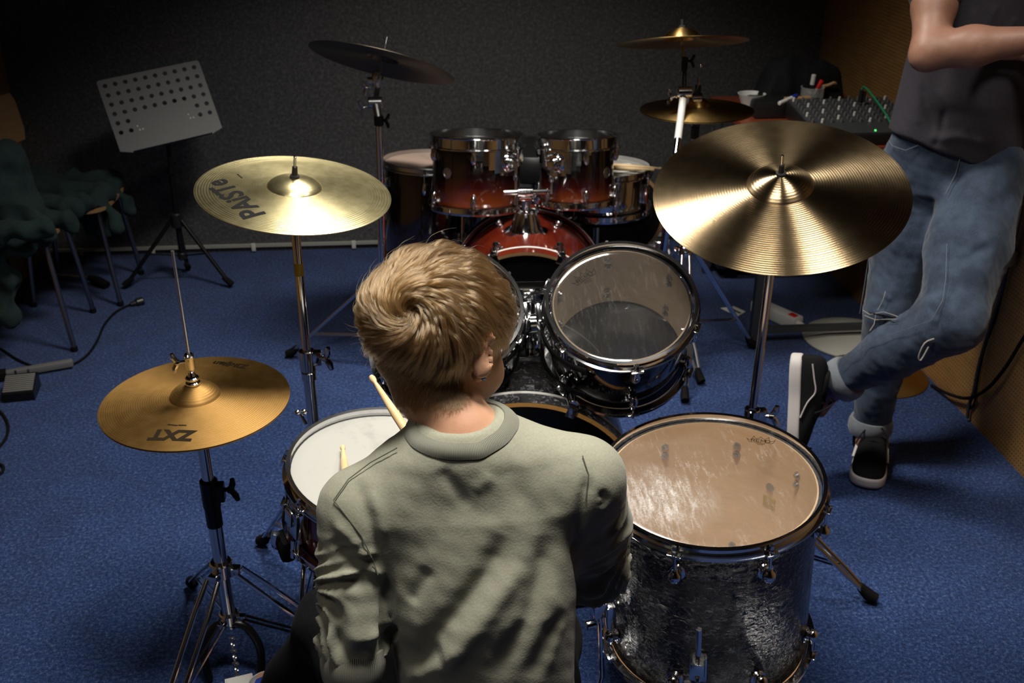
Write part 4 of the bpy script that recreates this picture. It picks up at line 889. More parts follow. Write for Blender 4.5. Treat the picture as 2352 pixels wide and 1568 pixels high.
# ------------------------------------------------------------------ PEOPLE
PRM = np.array([[cP, -sP, 0], [sP, cP, 0]])
def projn(V):
    xh = V[:, 0] * cP - V[:, 1] * sP; yh = V[:, 0] * sP + V[:, 1] * cP; d = yh * cT + (CAMH - V[:, 2]) * sT
    return np.stack([1176 + FPX * xh / d, 784 - FPX * (yh * sT - (CAMH - V[:, 2]) * cT) / d], 1), d
class Surf:
    def __init__(s, V, F): s.V = V; s.N = vnormals(V, F); s.p, s.d = projn(V)
    def pick(s, px, py, r=14, off=0.0):
        m = np.where((s.p[:, 0] - px) ** 2 + (s.p[:, 1] - py) ** 2 < r * r)[0]
        if not len(m): m = np.array([np.argmin((s.p[:, 0] - px) ** 2 + (s.p[:, 1] - py) ** 2)])
        i = m[np.argmin(s.d[m])]; d = s.d[i]; return P(px, py, d) + Vector(s.N[i]) * off
    def path(s, pts, step=14, off=0.0):
        out = []
        for (a, b) in zip(pts[:-1], pts[1:]):
            n_ = max(1, int(math.hypot(b[0] - a[0], b[1] - a[1]) / step))
            for k in range(n_): out.append(s.pick(a[0] + (b[0] - a[0]) * k / n_, a[1] + (b[1] - a[1]) * k / n_, 14, off))
        out.append(s.pick(*pts[-1], 14, off)); return out
def folds(V, F, lst):
    S_ = Surf(V, F); D = np.zeros(len(V)); big = 1e9
    for pts, wd, amp in lst:
        q = np.array([tuple(v) for v in S_.path(pts, 30)]); best = np.full(len(V), big); tt = np.zeros(len(V)); L = len(q) - 1
        for i in range(L):
            a, b = q[i], q[i + 1]; ab = b - a; t_ = np.clip(((V - a) @ ab) / (ab @ ab + 1e-9), 0, 1); d = np.linalg.norm(V - a - t_[:, None] * ab, axis=1)
            m = d < best; best[m] = d[m]; tt[m] = (i + t_[m]) / L
        D += amp * np.exp(-(best / wd) ** 2) * np.clip(np.minimum(tt, 1 - tt) * 5 + .15, 0, 1)
    return V + S_.N * D[:, None]
def V3(v): return np.array(tuple(v))
def head_sdf(s, C, R, k=1.0):
    C = V3(C)
    L = lambda r, f, u: C + R @ (np.array([r, f, u]) * k)
    s.ell(L(0, -.008, .018), np.array([.070, .088, .078]) * k, R, .01)
    s.ell(L(0, -.018, -.022), np.array([.053, .058, .050]) * k, R, .02)
    s.ell(L(0, .026, -.030), np.array([.057, .056, .068]) * k, R, .02)
    s.ell(L(0, .040, -.072), np.array([.038, .036, .028]) * k, R, .02)
    s.cone(L(-.034, .064, .010), L(.034, .064, .010), .011 * k, .011 * k, .015)
    for q in (-1, 1):
        s.ell(L(q * .034, .054, -.036), np.array([.024, .024, .024]) * k, R, .02)
        s.ell(L(q * .028, .086, -.002), np.array([.013, .012, .008]) * k, R, .010, True)
    s.cone(L(0, .078, .0), L(0, .098, -.030), .006 * k, .009 * k, .012)
    for q in (-1, 1): s.cone(L(0, .092, -.033), L(q * .010, .086, -.034), .007 * k, .006 * k, .006)
    s.cone(L(-.014, .080, -.056), L(.014, .080, -.056), .006 * k, .006 * k, .008)
    s.cone(L(-.010, .079, -.066), L(.010, .079, -.066), .006 * k, .006 * k, .006)
    s.ell(L(0, .075, -.090), np.array([.016, .012, .012]) * k, R, .015)
    for q in (-1, 1):
        Re = R @ np.array(Matrix.Rotation(q * math.radians(-32), 3, 'Z')); s.ell(L(q * .082, -.012, -.008), np.array([.0058, .016, .031]) * k, Re, .004)
        s.ell(L(q * .070, -.002, -.034), np.array([.006, .009, .010]) * k, Re, .005)
        s.ell(L(q * .089, -.006, -.004), np.array([.0045, .008, .016]) * k, Re, .004, True)
def grip_hand(s, wrist, c, ax, side, k=1.0):
    """hand closed round a stick: c on the stick axis, ax its direction"""
    wrist = V3(wrist); c = V3(c); ax = V3(Vector(ax).normalized()); u = c - wrist; u -= ax * (u @ ax); u /= np.linalg.norm(u); v = np.cross(ax, u) * side
    s.chain([wrist, c - u * .040 * k], [.019 * k, .020 * k], .015)
    for i in range(4):
        t_ = (i - 1.5) * .0170 * k; r = .0165 * k; rf = (.0078, .0082, .0079, .0068)[i] * k; ln = (1.0, 1.12, 1.05, .86)[i]
        b0 = c + ax * t_ * .9 - u * .034 * k; pts = [b0]
        for a in (150, 60, -20, -95): a = math.radians(180 - (180 - a) * ln); pts.append(c + ax * t_ + (u * math.cos(math.pi - (math.pi - a)) + v * math.sin(a)) * r * (1.15 if a > 1 else 1))
        s.chain(pts, [rf * 1.2, rf * 1.1, rf, rf * .95, rf * .85], .004)
    s.ell(c - u * .036 * k, np.array([.012, .034, .022]) * k, np.stack([v, ax, u], 1), .012)
    tb_ = c - u * .030 * k + ax * .024 * k - v * .010 * k
    s.chain([c - u * .050 * k + ax * .016 * k, tb_, c + ax * .040 * k - v * .016 * k - u * .004 * k, c + ax * .050 * k - v * .006 * k + u * .010 * k], [.013 * k, .0115 * k, .0092 * k, .0080 * k], .008)
# ---- the boy
def dirh(x, y, z): return np.array(tuple(hw(x, y, z)))
yw, pt = math.radians(42), math.radians(-24)
fvec = dirh(math.sin(yw) * math.cos(pt), math.cos(yw) * math.cos(pt), math.sin(pt)); rvec = dirh(math.cos(yw), -math.sin(yw), 0); uvec = np.cross(rvec, fvec)
rvec = rvec * math.cos(.15) + uvec * math.sin(.15); uvec = np.cross(rvec, fvec)
HR = np.stack([rvec, fvec, uvec], 1); HC = V3(P(1011, 775, 1.335))
ELC = HC + HR @ (np.array([0, -.008, .018]) * 1.07); ELR = np.array([.070, .088, .078]) * 1.07
J = dict(neck=hw(-.066, 1.128, .985), sL=hw(-.200, 1.085, .888), eL=P(812, 1600, 1.345), sR=hw(.098, 1.115, .915), eR=hw(.118, 1.180, .715),
         hL=hw(-.120, 1.01, .50), hR=hw(.020, 1.02, .49), kL=hw(-.300, 1.350, .455), kR=hw(.050, 1.34, .44), aL=hw(-.455, 1.455, .13), aR=hw(.070, 1.60, .10))
handL = hw(-.250, 1.300, .668); handR = P(1012, 1112, 1.52)
tipL = SM @ Vector((0, 0, 0)); tipL = PZ(787, 1024, .622); tipR = P(851, 862, 1.63)
body = SDF(tuple(hw(-.62, .80, .0)), (.42, 1.92, 1.28), .004); body.lo  # grid
s = body
head_sdf(s, HC, HR, 1.07)
nb = HC + HR @ np.array([.010, -.020, -.068])
s.chain([nb, V3(J['neck']) + np.array([0, .0, -.01])], [.043, .046], .02)
s.cone(V3(J['neck']) - [0, 0, .034], V3(J['sL']) + [.02, .006, -.010], .042, .034, .03); s.cone(V3(J['neck']) - [0, 0, .034], V3(J['sR']) - [.02, -.006, .010], .042, .034, .03)
s.loft([V3(hw(-.050, 1.04, .48)), V3(hw(-.050, 1.065, .70)), V3(hw(-.055, 1.12, .92))], [.110, .100, .105], [.072, .062, .052], tuple(dirh(1, 0, 0)), .04)
s.chain([V3(J['sL']), V3(J['eL']), V3(handL) - V3(hw(0, 0, 0))], [.036, .029, .020], .02)
s.chain([V3(J['sR']), V3(J['eR']), V3(handR) + V3(Vector((J['eR'] - handR).normalized() * .07))], [.036, .029, .020], .02)
for a, b, c in (('hL', 'kL', 'aL'), ('hR', 'kR', 'aR')):
    s.chain([V3(J[a]), V3(J[b]), V3(J[c])], [.062, .044, .030], .03)
s.chain([V3(J['aL']), V3(hw(-.515, 1.60, .075))], [.030, .026], .02); s.chain([V3(J['aR']), V3(hw(.080, 1.74, .045))], [.030, .026], .02)
wL = handL + (J['eL'] - handL).normalized() * .062; wR = handR + (J['eR'] - handR).normalized() * .062
grip_hand(s, wL, handL, (tipL - handL), -1, .92); grip_hand(s, wR, handR, (tipR - handR), 1, .92)
BV, BF = s.mesh(); BV = smoothv(BV, BF, 1, .4)
boy = np_mesh('person', BV, BF, 'skin_boy', M=Matrix.Translation(hw(-.04, 1.02, .0)))
tag(boy, 'boy with blond hair in an olive sweatshirt seated with his back to the camera, drumming', 'person')
Lh = lambda r, f, u: Vector(tuple(HC + HR @ (np.array([r, f, u]) * 1.07)))
for q in (-1, 1):
    e = MB().sph(Lh(q * .028, .0665, -.002), .0125, 18).build('eye', 'eye_white', boy); MB().sph(Lh(q * .0285, .0765, -.002), .0056, 12, (1, 1, 1)).build('iris', 'iris', e)
MB().tube([Lh(-.018, .0835, -.060), Lh(-.008, .0875, -.0595), Lh(0, .0880, -.0605), Lh(.008, .0875, -.0595), Lh(.018, .0835, -.060)], [.002, .004, .0042, .004, .002], 10, 3).build('mouth', 'lips', boy)
er = MB(); er.sph(Lh(.0795, -.003, -.036), .0034, 12); er.build('earring', 'earring_blue', boy)
# scalp cap under the hair and eyebrows
def ell_surf(name, C, R, ax, keep, m, parent, infl=.002):
    vs = []; fs = []; NU, NV = 64, 40
    for j in range(NV + 1):
        for i in range(NU):
            a = 2 * math.pi * i / NU; b = -math.pi / 2 + math.pi * j / NV; d = np.array([math.cos(b) * math.cos(a), math.cos(b) * math.sin(a), math.sin(b)]); vs.append((d, C + R @ (d * (ax + infl))))
    for j in range(NV):
        for i in range(NU):
            q = (j * NU + i, j * NU + (i + 1) % NU, (j + 1) * NU + (i + 1) % NU, (j + 1) * NU + i)
            if all(keep(vs[k][0]) for k in q): fs.append(q)
    mb = MB(); mb.add([Vector(tuple(v[1])) for v in vs], fs); return mb.build(name, m, parent)
def hair_zone(d):
    r, f, u = d
    if f > .30 and u < .42 - .1 * abs(r): return False
    if abs(r) > .72 and f > .20 and u < .30: return False
    if abs(r) > .80 and f > -.22 and u < -.10: return False
    return u > -.88 - .0 * f
def make_hair(parent, C, R, ax, whorl_px, nchild, nguide, seed, name='hair', Ltop=.074, Lnape=.011):
    rg = np.random.default_rng(seed); o = np.array([0, 0, CAMH]); dr_ = V3(P(*whorl_px, 1.0)) - o
    oo = (R.T @ (o - C)) / ax; dd = (R.T @ dr_) / ax; A = dd @ dd; B = oo @ dd; Cc = oo @ oo - 1; t_ = (-B - math.sqrt(max(B * B - A * Cc, 0))) / A; wd = oo + dd * t_; wd /= np.linalg.norm(wd)
    def sample(n):
        out = np.zeros((0, 3))
        while len(out) < n:
            d = rg.normal(size=(n * 2, 3)); d /= np.linalg.norm(d, axis=1)[:, None]; r, f, u = d.T
            ok = ~((f > .30) & (u < .42 - .1 * abs(r))) & ~((abs(r) > .72) & (f > .20) & (u < .30)) & ~((abs(r) > .66) & (f > -.34) & (u < .10)) & ~((abs(r) > .62) & (f > -.42) & (u < -.04)) & (u > -.86)
            out = np.concatenate([out, d[ok]])
        return out[:n]
    G = sample(nguide); K = 12
    du = G[:, 2]; x = np.clip((du + .72) / .62, 0, 1); x = x * x * (3 - 2 * x); L = (Lnape + (Ltop - Lnape) * x) * rg.uniform(.85, 1.12, len(G))
    near = np.clip(1 - np.linalg.norm(G - wd, axis=1) / .5, 0, 1); L *= 1 - .25 * near; L *= 1 - .72 * np.clip((np.abs(G[:, 0]) - .50) / .2, 0, 1) * np.clip((.25 - G[:, 2]) / .3, 0, 1) * np.clip((G[:, 1] + .5) / .3, 0, 1)
    fr = np.clip((G[:, 1] - .15) / .5, 0, 1); L *= 1 + .18 * fr
    al0 = np.radians(54) + rg.normal(size=len(G)) * .16 + .25 * vnoise(G * 1.6, seed + 1)
    lift = (.0155 + .0050 * vnoise(G * 2.2, seed + 2) + rg.uniform(-.002, .004, len(G)) + .004 * fr) * (.15 + .85 * x)
    D = G.copy(); path = [C + (D * (ax - .001)) @ R.T]; pos = D * ax; inf = np.zeros(len(G))
    for k in range(1, K):
        sfrac = k / (K - 1); n = D / ax; n /= np.linalg.norm(n, axis=1)[:, None]
        wn = (n * wd).sum(1)[:, None]; tr = n * wn - wd; tr /= np.linalg.norm(tr, axis=1)[:, None] + 1e-6; tc = np.cross(tr, n)
        dist = np.linalg.norm(D - wd, axis=1); al = al0 * np.clip(1.15 - dist * .60, .15, 1)
        t = tr * np.cos(al)[:, None] + tc * np.sin(al)[:, None]
        t[:, 2] -= .55 * np.clip(.15 - D[:, 2], 0, 1) * 1.0; t[:, 1] += .35 * np.clip(D[:, 2], 0, 1) * np.clip(D[:, 1] + .4, 0, 1); t[:, 0] += .28 * np.clip(D[:, 2], 0, 1) * np.clip(D[:, 1] + .5, 0, 1)
        t -= n * (t * n).sum(1)[:, None]; t /= np.linalg.norm(t, axis=1)[:, None] + 1e-6
        pos = pos + t * (L / (K - 1))[:, None]; sc = np.linalg.norm(pos / ax, axis=1)[:, None]; D = pos / ax / sc; pos = D * ax
        h = lift * np.minimum(1, sfrac * 2.6) * (1 - .35 * sfrac ** 2) + .0012
        nn = D / ax; nn /= np.linalg.norm(nn, axis=1)[:, None]; path.append(C + (pos + nn * h[:, None]) @ R.T)
    path = np.stack(path, 1)
    Dc = sample(nchild); g = np.zeros(nchild, int)
    for i in range(0, nchild, 2000): g[i:i + 2000] = np.argmax(Dc[i:i + 2000] @ G.T, axis=1)
    root = C + (Dc * (ax - .001)) @ R.T; off = root - path[g, 0]; sf = np.linspace(0, 1, K); cl = 1 - .62 * sf ** .9
    lenf = rg.uniform(.72, 1.12, nchild)
    Q = np.zeros((nchild, K, 3)); idx = sf[None] * lenf[:, None] * (K - 1); i0 = np.clip(np.floor(idx).astype(int), 0, K - 2); fr_ = (idx - i0)[..., None]
    pg = path[g]; ar = np.arange(nchild)[:, None]; Q = pg[ar, i0] * (1 - fr_) + pg[ar, i0 + 1] * fr_ + off[:, None] * cl[None, :, None]
    jit = rg.normal(size=(nchild, 3)) * .0011; stray = (rg.random(nchild) < .035)[:, None] * rg.normal(size=(nchild, 3)) * .009
    Q += (jit + stray)[:, None] * (sf ** 1.3)[None, :, None]
    Q += .0009 * np.sin(sf * 5 + rg.uniform(0, 6.3, (nchild, 1)))[..., None] * rg.normal(size=(nchild, 1, 3)) * sf[None, :, None]
    # keep strands out of the skull
    loc = (Q - C) @ R; q = np.linalg.norm(loc / (ax + .0006), axis=2)[..., None]; loc = np.where((q < 1) & (sf[None, :, None] > 0), loc / np.maximum(q, 1e-3), loc); Q = C + loc @ R.T
    hc_ = bpy.data.hair_curves.new(name); hc_.add_curves([K] * nchild); Mw = WM[parent.name]; inv = np.array(Mw.inverted()); Q2 = Q.reshape(-1, 3) @ inv[:3, :3].T + inv[:3, 3]
    hc_.points.foreach_set('position', Q2.astype(np.float32).ravel())
    rad = np.tile(np.interp(sf, [0, .6, 1], [.00014, .00013, .00003]), nchild); ra = hc_.attributes.get('radius') or hc_.attributes.new('radius', 'FLOAT', 'POINT'); ra.data.foreach_set('value', rad.astype(np.float32))
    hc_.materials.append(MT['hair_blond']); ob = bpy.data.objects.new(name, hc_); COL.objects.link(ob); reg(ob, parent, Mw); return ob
def fade_hair(parent):
    N = vnormals(BV, BF); pj, dd = projn(BV); loc = ((BV - HC) @ HR) / 1.07; rg = np.random.default_rng(9)
    el = np.linalg.norm(((BV - ELC) @ HR) / ELR, axis=1)
    ok = (loc[:, 1] < .012) & (loc[:, 2] < .03) & (loc[:, 2] > -.115) & (np.linalg.norm(BV - HC, axis=1) < .16) & (np.abs(loc[:, 0]) < .068 + .0 * dd)
    ok &= ~((np.abs(loc[:, 0]) > .046) & (loc[:, 1] > -.012) & (loc[:, 2] < .012)); ok &= pj[:, 1] < 930 + 14 * vnoise(BV * 30, 4) + rg.normal(size=len(BV)) * 9
    ok &= ~((loc[:, 2] < -.05) & (loc[:, 1] > -.004))
    I = np.where(ok)[0]; I = rg.choice(I, 30000); K = 5; base = BV[I] + rg.normal(size=(len(I), 3)) * .0016; n = N[I]; base -= n * ((base - BV[I]) * n).sum(1)[:, None]
    dn = -HR[:, 2] + rg.normal(size=(len(I), 3)) * .22; dn -= n * (dn * n).sum(1)[:, None]; dn /= np.linalg.norm(dn, axis=1)[:, None]
    L = (.007 + .010 * np.clip((loc[I, 2] + .09) / .06, 0, 1)) * rg.uniform(.7, 1.2, len(I)); sf = np.linspace(0, 1, K)
    Q = base[:, None] + dn[:, None] * (L[:, None] * sf)[..., None] + n[:, None] * (.0030 * np.sin(sf * 1.9) * (L[:, None] / .012) - .0006)[..., None]
    hc_ = bpy.data.hair_curves.new('nape_hair'); hc_.add_curves([K] * len(I)); Mw = WM[parent.name]; inv = np.array(Mw.inverted()); Q2 = Q.reshape(-1, 3) @ inv[:3, :3].T + inv[:3, 3]
    hc_.points.foreach_set('position', Q2.astype(np.float32).ravel()); ra = hc_.attributes.get('radius') or hc_.attributes.new('radius', 'FLOAT', 'POINT'); ra.data.foreach_set('value', np.tile(np.linspace(.00018, .00006, K), len(I)).astype(np.float32))
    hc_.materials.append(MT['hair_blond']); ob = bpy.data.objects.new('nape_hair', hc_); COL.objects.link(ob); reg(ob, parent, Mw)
ell_surf('scalp', ELC, HR, ELR, hair_zone, 'scalp', boy, .0012)
make_hair(boy, ELC, HR, ELR, (958, 722), 76000, 4600, 5)
fade_hair(boy)
# nape and temples
for q in (-1, 1): MB().tube([Lh(q * .018, .084, .014), Lh(q * .030, .080, .018), Lh(q * .042, .070, .013)], [.002, .003, .0015], 8, 3).build('eyebrow', 'scalp', boy)
# sweatshirt
def basis(z, x): z = Vector(z).normalized(); x = Vector(x); x = (x - z * x.dot(z)).normalized(); return Matrix((x, z.cross(x), z)).transposed()
cB0 = basis(dirh(-.06, .30, .95), dirh(1, .12, .06))
s = SDF(tuple(hw(-.33, .86, .44)), (.36, 1.36, 1.03), .0038)
s.loft([V3(hw(-.040, 1.072, .45)), V3(hw(-.036, 1.066, .62)), V3(hw(-.040, 1.078, .76)), V3(hw(-.052, 1.115, .885)), V3(hw(-.056, 1.125, .945))], [.136, .121, .126, .140, .095], [.110, .102, .094, .084, .055], tuple(dirh(1, 0, 0)), .03, 2.3)
s.cone(V3(J['neck']) - [0, .004, .034], V3(J['sL']) + [.012, 0, -.006], .056, .043, .05); s.cone(V3(J['neck']) - [0, .004, .034], V3(J['sR']) - [.012, 0, .004], .056, .043, .05)
eLm = V3(J['sL']) * .06 + V3(P(812, 1488, 1.335)) * .94
s.chain([V3(J['sL']) - [0, 0, .004], V3(J['sL']) * .5 + eLm * .5], [.047, .047], .030); s.chain([V3(J['sL']) * .5 + eLm * .5, eLm], [.047, .045], .010)
eR = V3(J['eR']); fR = eR + (V3(handR) - eR) * .38
s.chain([V3(J['sR']) - [0, 0, .004], V3(J['sR']) * .5 + eR * .5, eR], [.047, .047, .044], .035); s.chain([eR, fR], [.044, .040], .03)
cC = V3(hw(-.064, 1.112, .978)); cn_ = V3(cB0.col[2]); s.cone(cC + cn_ * .048, cC + cn_ * .12, .052, .06, .012, True)
SV, SF_ = s.mesh(); SV = smoothv(SV, SF_, 2, .5)
def sleeve_ripple(V, N, a, b, amp, per, seed, r=.075):
    ab = b - a; L = np.linalg.norm(ab); ax = ab / L; t_ = (V - a) @ ax; rad = np.linalg.norm(V - a - t_[:, None] * ax, axis=1); m = np.clip((r - rad) / .012, 0, 1) * np.clip((t_ - .02) / .05, 0, 1) * np.clip((L + .03 - t_) / .02, 0, 1)
    n = vnoise(V * np.array([9, 9, 6]), seed); n2 = vnoise(V * 22, seed + 3); ph = t_ / per + n * 1.15
    rdg = 1 - np.abs(np.sin(math.pi * ph)) * 1.7; g = np.clip(.45 + t_ / L * .8, 0, 1)
    return m * amp * g * (rdg * (.65 + .45 * n2))
N_ = vnormals(SV, SF_)
D = sleeve_ripple(SV, N_, V3(J['sL']), eLm, .0105, .032, 3, .062) + sleeve_ripple(SV, N_, V3(J['sR']), eR + (eR - V3(J['sR'])) * .15, .0095, .030, 8, .062)
D += .0004 * vnoise(SV * np.array([6, 6, 4]), 21) + .0003 * vnoise(SV * 38, 22)
SV = SV + N_ * D[:, None]; SV = smoothv(SV, SF_, 1, .3)
SV = folds(SV, SF_, [
    ([(1160, 1230), (1120, 1320), (1040, 1420), (960, 1500)], .015, -0.0094), ([(1200, 1290), (1130, 1400), (1040, 1520), (990, 1560)], .014, 0.0070), ([(889, 1310), (889, 1400), (887, 1480), (884, 1566)], .007, -0.0125), ([(1330, 1240), (1338, 1320), (1346, 1370)], .008, -0.0109),
    ([(1255, 1230), (1245, 1320), (1215, 1430), (1130, 1560)], .015, -0.0078), ([(985, 1305), (960, 1350), (940, 1390)], .010, -0.0055),
    ([(1300, 1400), (1260, 1480), (1220, 1560)], .014, -0.0062), ([(1270, 1330), (1290, 1450), (1250, 1560)], .012, 0.0039),
    ([(1010, 1075), (1050, 1130), (1075, 1170)], .009, -0.0031), ([(1130, 1090), (1090, 1130)], .009, 0.0023), ([(1150, 1060), (1200, 1140), (1250, 1220)], .014, -0.0027),
    ([(815, 1095), (835, 1160), (860, 1230), (880, 1310)], .008, -0.0047), ([(850, 1120), (870, 1180), (880, 1240)], .007, 0.0031),
    ([(1352, 1090), (1340, 1150), (1330, 1230), (1328, 1300)], .008, -0.0062), ([(1385, 1170), (1395, 1150), (1380, 1130)], .006, -0.0047),
    ([(900, 1500), (960, 1520), (1020, 1500)], .018, -0.0078), ([(930, 1562), (1000, 1530), (1060, 1480)], .010, 0.0047),
    ([(760, 1240), (800, 1280), (850, 1330)], .008, -0.0055), ([(765, 1200), (810, 1240), (850, 1290)], .007, 0.0039),
])
shirt = np_mesh('sweatshirt', SV, SF_, 'sweatshirt', boy); SS = Surf(SV, SF_)
mat('seam_thread', (.10, .10, .075), .9)
for pts in ([(912, 1028), (850, 1062), (800, 1100), (766, 1148)], [(766, 1148), (790, 1178), (830, 1230), (858, 1290), (868, 1320)], [(1338, 1046), (1352, 1090), (1345, 1150)]):
    MB().tube(SS.path(pts, 10, -.0002), .0008, 6).build('seam', 'seam_thread', shirt)
def band(name, C, M3, a, b, hgt, th, m, parent, n=96, ribs=150, bulge=.002, flare=0.0):
    me_v = []; fs = []; uvs = []; prof = [(-th * .2, -hgt / 2), (bulge, -hgt / 4), (bulge * 1.3, 0), (bulge, hgt / 4), (-th * .2, hgt / 2), (-th, hgt / 2), (-th, -hgt / 2)]; k = len(prof)
    for i in range(n):
        t_ = 2 * math.pi * i / n
        for o_, z in prof: me_v.append(Vector(C) + M3 @ Vector(((a + o_ + flare * z) * math.cos(t_), (b + o_ + flare * z) * math.sin(t_), z))); uvs.append(ribs * i / n)
    for i in range(n):
        for j in range(k): fs.append((i * k + j, ((i + 1) % n) * k + j, ((i + 1) % n) * k + (j + 1) % k, i * k + (j + 1) % k))
    mb = MB(); mb.add(me_v, fs); o = mb.build(name, m, parent, merge=False); uv = o.data.uv_layers.new(name='UVMap')
    for p in o.data.polygons:
        us = [uvs[o.data.loops[li].vertex_index] for li in p.loop_indices]; wrap = max(us) - min(us) > ribs / 2
        for li, u_ in zip(p.loop_indices, us): uv.data[li].uv = (u_ + (ribs if wrap and u_ < ribs / 2 else 0), 0)
    return o
def basis(z, x): z = Vector(z).normalized(); x = Vector(x); x = (x - z * x.dot(z)).normalized(); return Matrix((x, z.cross(x), z)).transposed()
cB = basis(dirh(-.06, .30, .95), dirh(1, .12, .06))
from mathutils.bvhtree import BVHTree
bvh = BVHTree.FromPolygons([Vector(v) for v in SV.tolist()], SF_.tolist()); cz_ = cB0.col[2]; cv = []; cf = []; cu = []; NC = 120; KR = 8
pv = Vector(tuple(cC)) - cz_ * .075; PR = np.zeros((NC, KR, 2)); DV = []
for i in range(NC):
    th_ = 2 * math.pi * i / NC; dv = cB0 @ Vector((math.cos(th_), math.sin(th_) * .86, 0)); dn = dv.normalized(); sc_ = dv.length; DV.append(dn); pl = []
    for e_ in np.radians(np.linspace(72, -5, 70)):
        d_ = dn * math.cos(e_) + cz_ * math.sin(e_); h_ = bvh.ray_cast(pv + d_ * .16, -d_, .16)
        if h_[0] is not None: v_ = h_[0] - Vector(tuple(cC)); pl.append((v_.dot(dn), v_.dot(cz_)))
    pl = np.array(pl); k0 = np.argmax(pl[:, 0] >= .0545 * sc_); pl = pl[k0:]; sl_ = np.concatenate([[0], np.cumsum(np.linalg.norm(np.diff(pl, axis=0), axis=1))]); tt_ = np.linspace(0, .0205, KR)
    PR[i, :, 0] = np.interp(tt_, sl_, pl[:, 0]); PR[i, :, 1] = np.interp(tt_, sl_, pl[:, 1])
for _ in range(6): PR = (np.roll(PR, 1, 0) + 2 * PR + np.roll(PR, -1, 0)) / 4
lf = np.array([.0012 + .0034 * math.sin(math.pi * (k + .6) / (KR - .1)) for k in range(KR)])
vs_ = []; NK = KR + 2
for i in range(NC):
    tg = np.gradient(PR[i], axis=0); nm_ = np.stack([-tg[:, 1], tg[:, 0]], 1); nm_ /= np.linalg.norm(nm_, axis=1)[:, None]
    if nm_[0, 1] < 0: nm_ = -nm_
    Q_ = PR[i] + nm_ * lf[:, None]; c0_ = Vector(tuple(cC))
    for k in range(KR): vs_.append(c0_ + DV[i] * float(Q_[k, 0]) + cz_ * float(Q_[k, 1]))
    e_ = PR[i, -1] - nm_[-1] * .004; vs_.append(c0_ + DV[i] * float(e_[0]) + cz_ * float(e_[1])); e_ = PR[i, 0] - nm_[0] * .008; vs_.append(c0_ + DV[i] * float(e_[0]) + cz_ * float(e_[1]))
for i in range(NC):
    for k in range(NK): cf.append((i * NK + k, ((i + 1) % NC) * NK + k, ((i + 1) % NC) * NK + (k + 1) % NK, i * NK + (k + 1) % NK))
mb = MB(); mb.add(vs_, cf); co_ = mb.build('collar', 'rib_knit', shirt, merge=False); uv = co_.data.uv_layers.new(name='UVMap')
for p in co_.data.polygons:
    q_ = p.index // NK
    for li, vi in zip(p.loop_indices, p.vertices): i_ = vi // NK; uv.data[li].uv = (190 / NC * (i_ if not (q_ == NC - 1 and i_ == 0) else NC), 0)
axL = Vector(tuple(eLm - V3(J['sL']))).normalized(); cuL = Vector(tuple(eLm)) + axL * .036
band('cuff', cuL, basis(axL, dirh(1, 0, 0)), .0385, .0385, .056, .007, 'rib_knit', shirt, ribs=95, bulge=.0035, flare=-.12)
axR = Vector(tuple(fR - eR)).normalized(); band('cuff', Vector(tuple(fR)) + axR * .035, basis(axR, dirh(0, 0, 1)), .034, .034, .05, .006, 'rib_knit', shirt, ribs=95, bulge=.003)
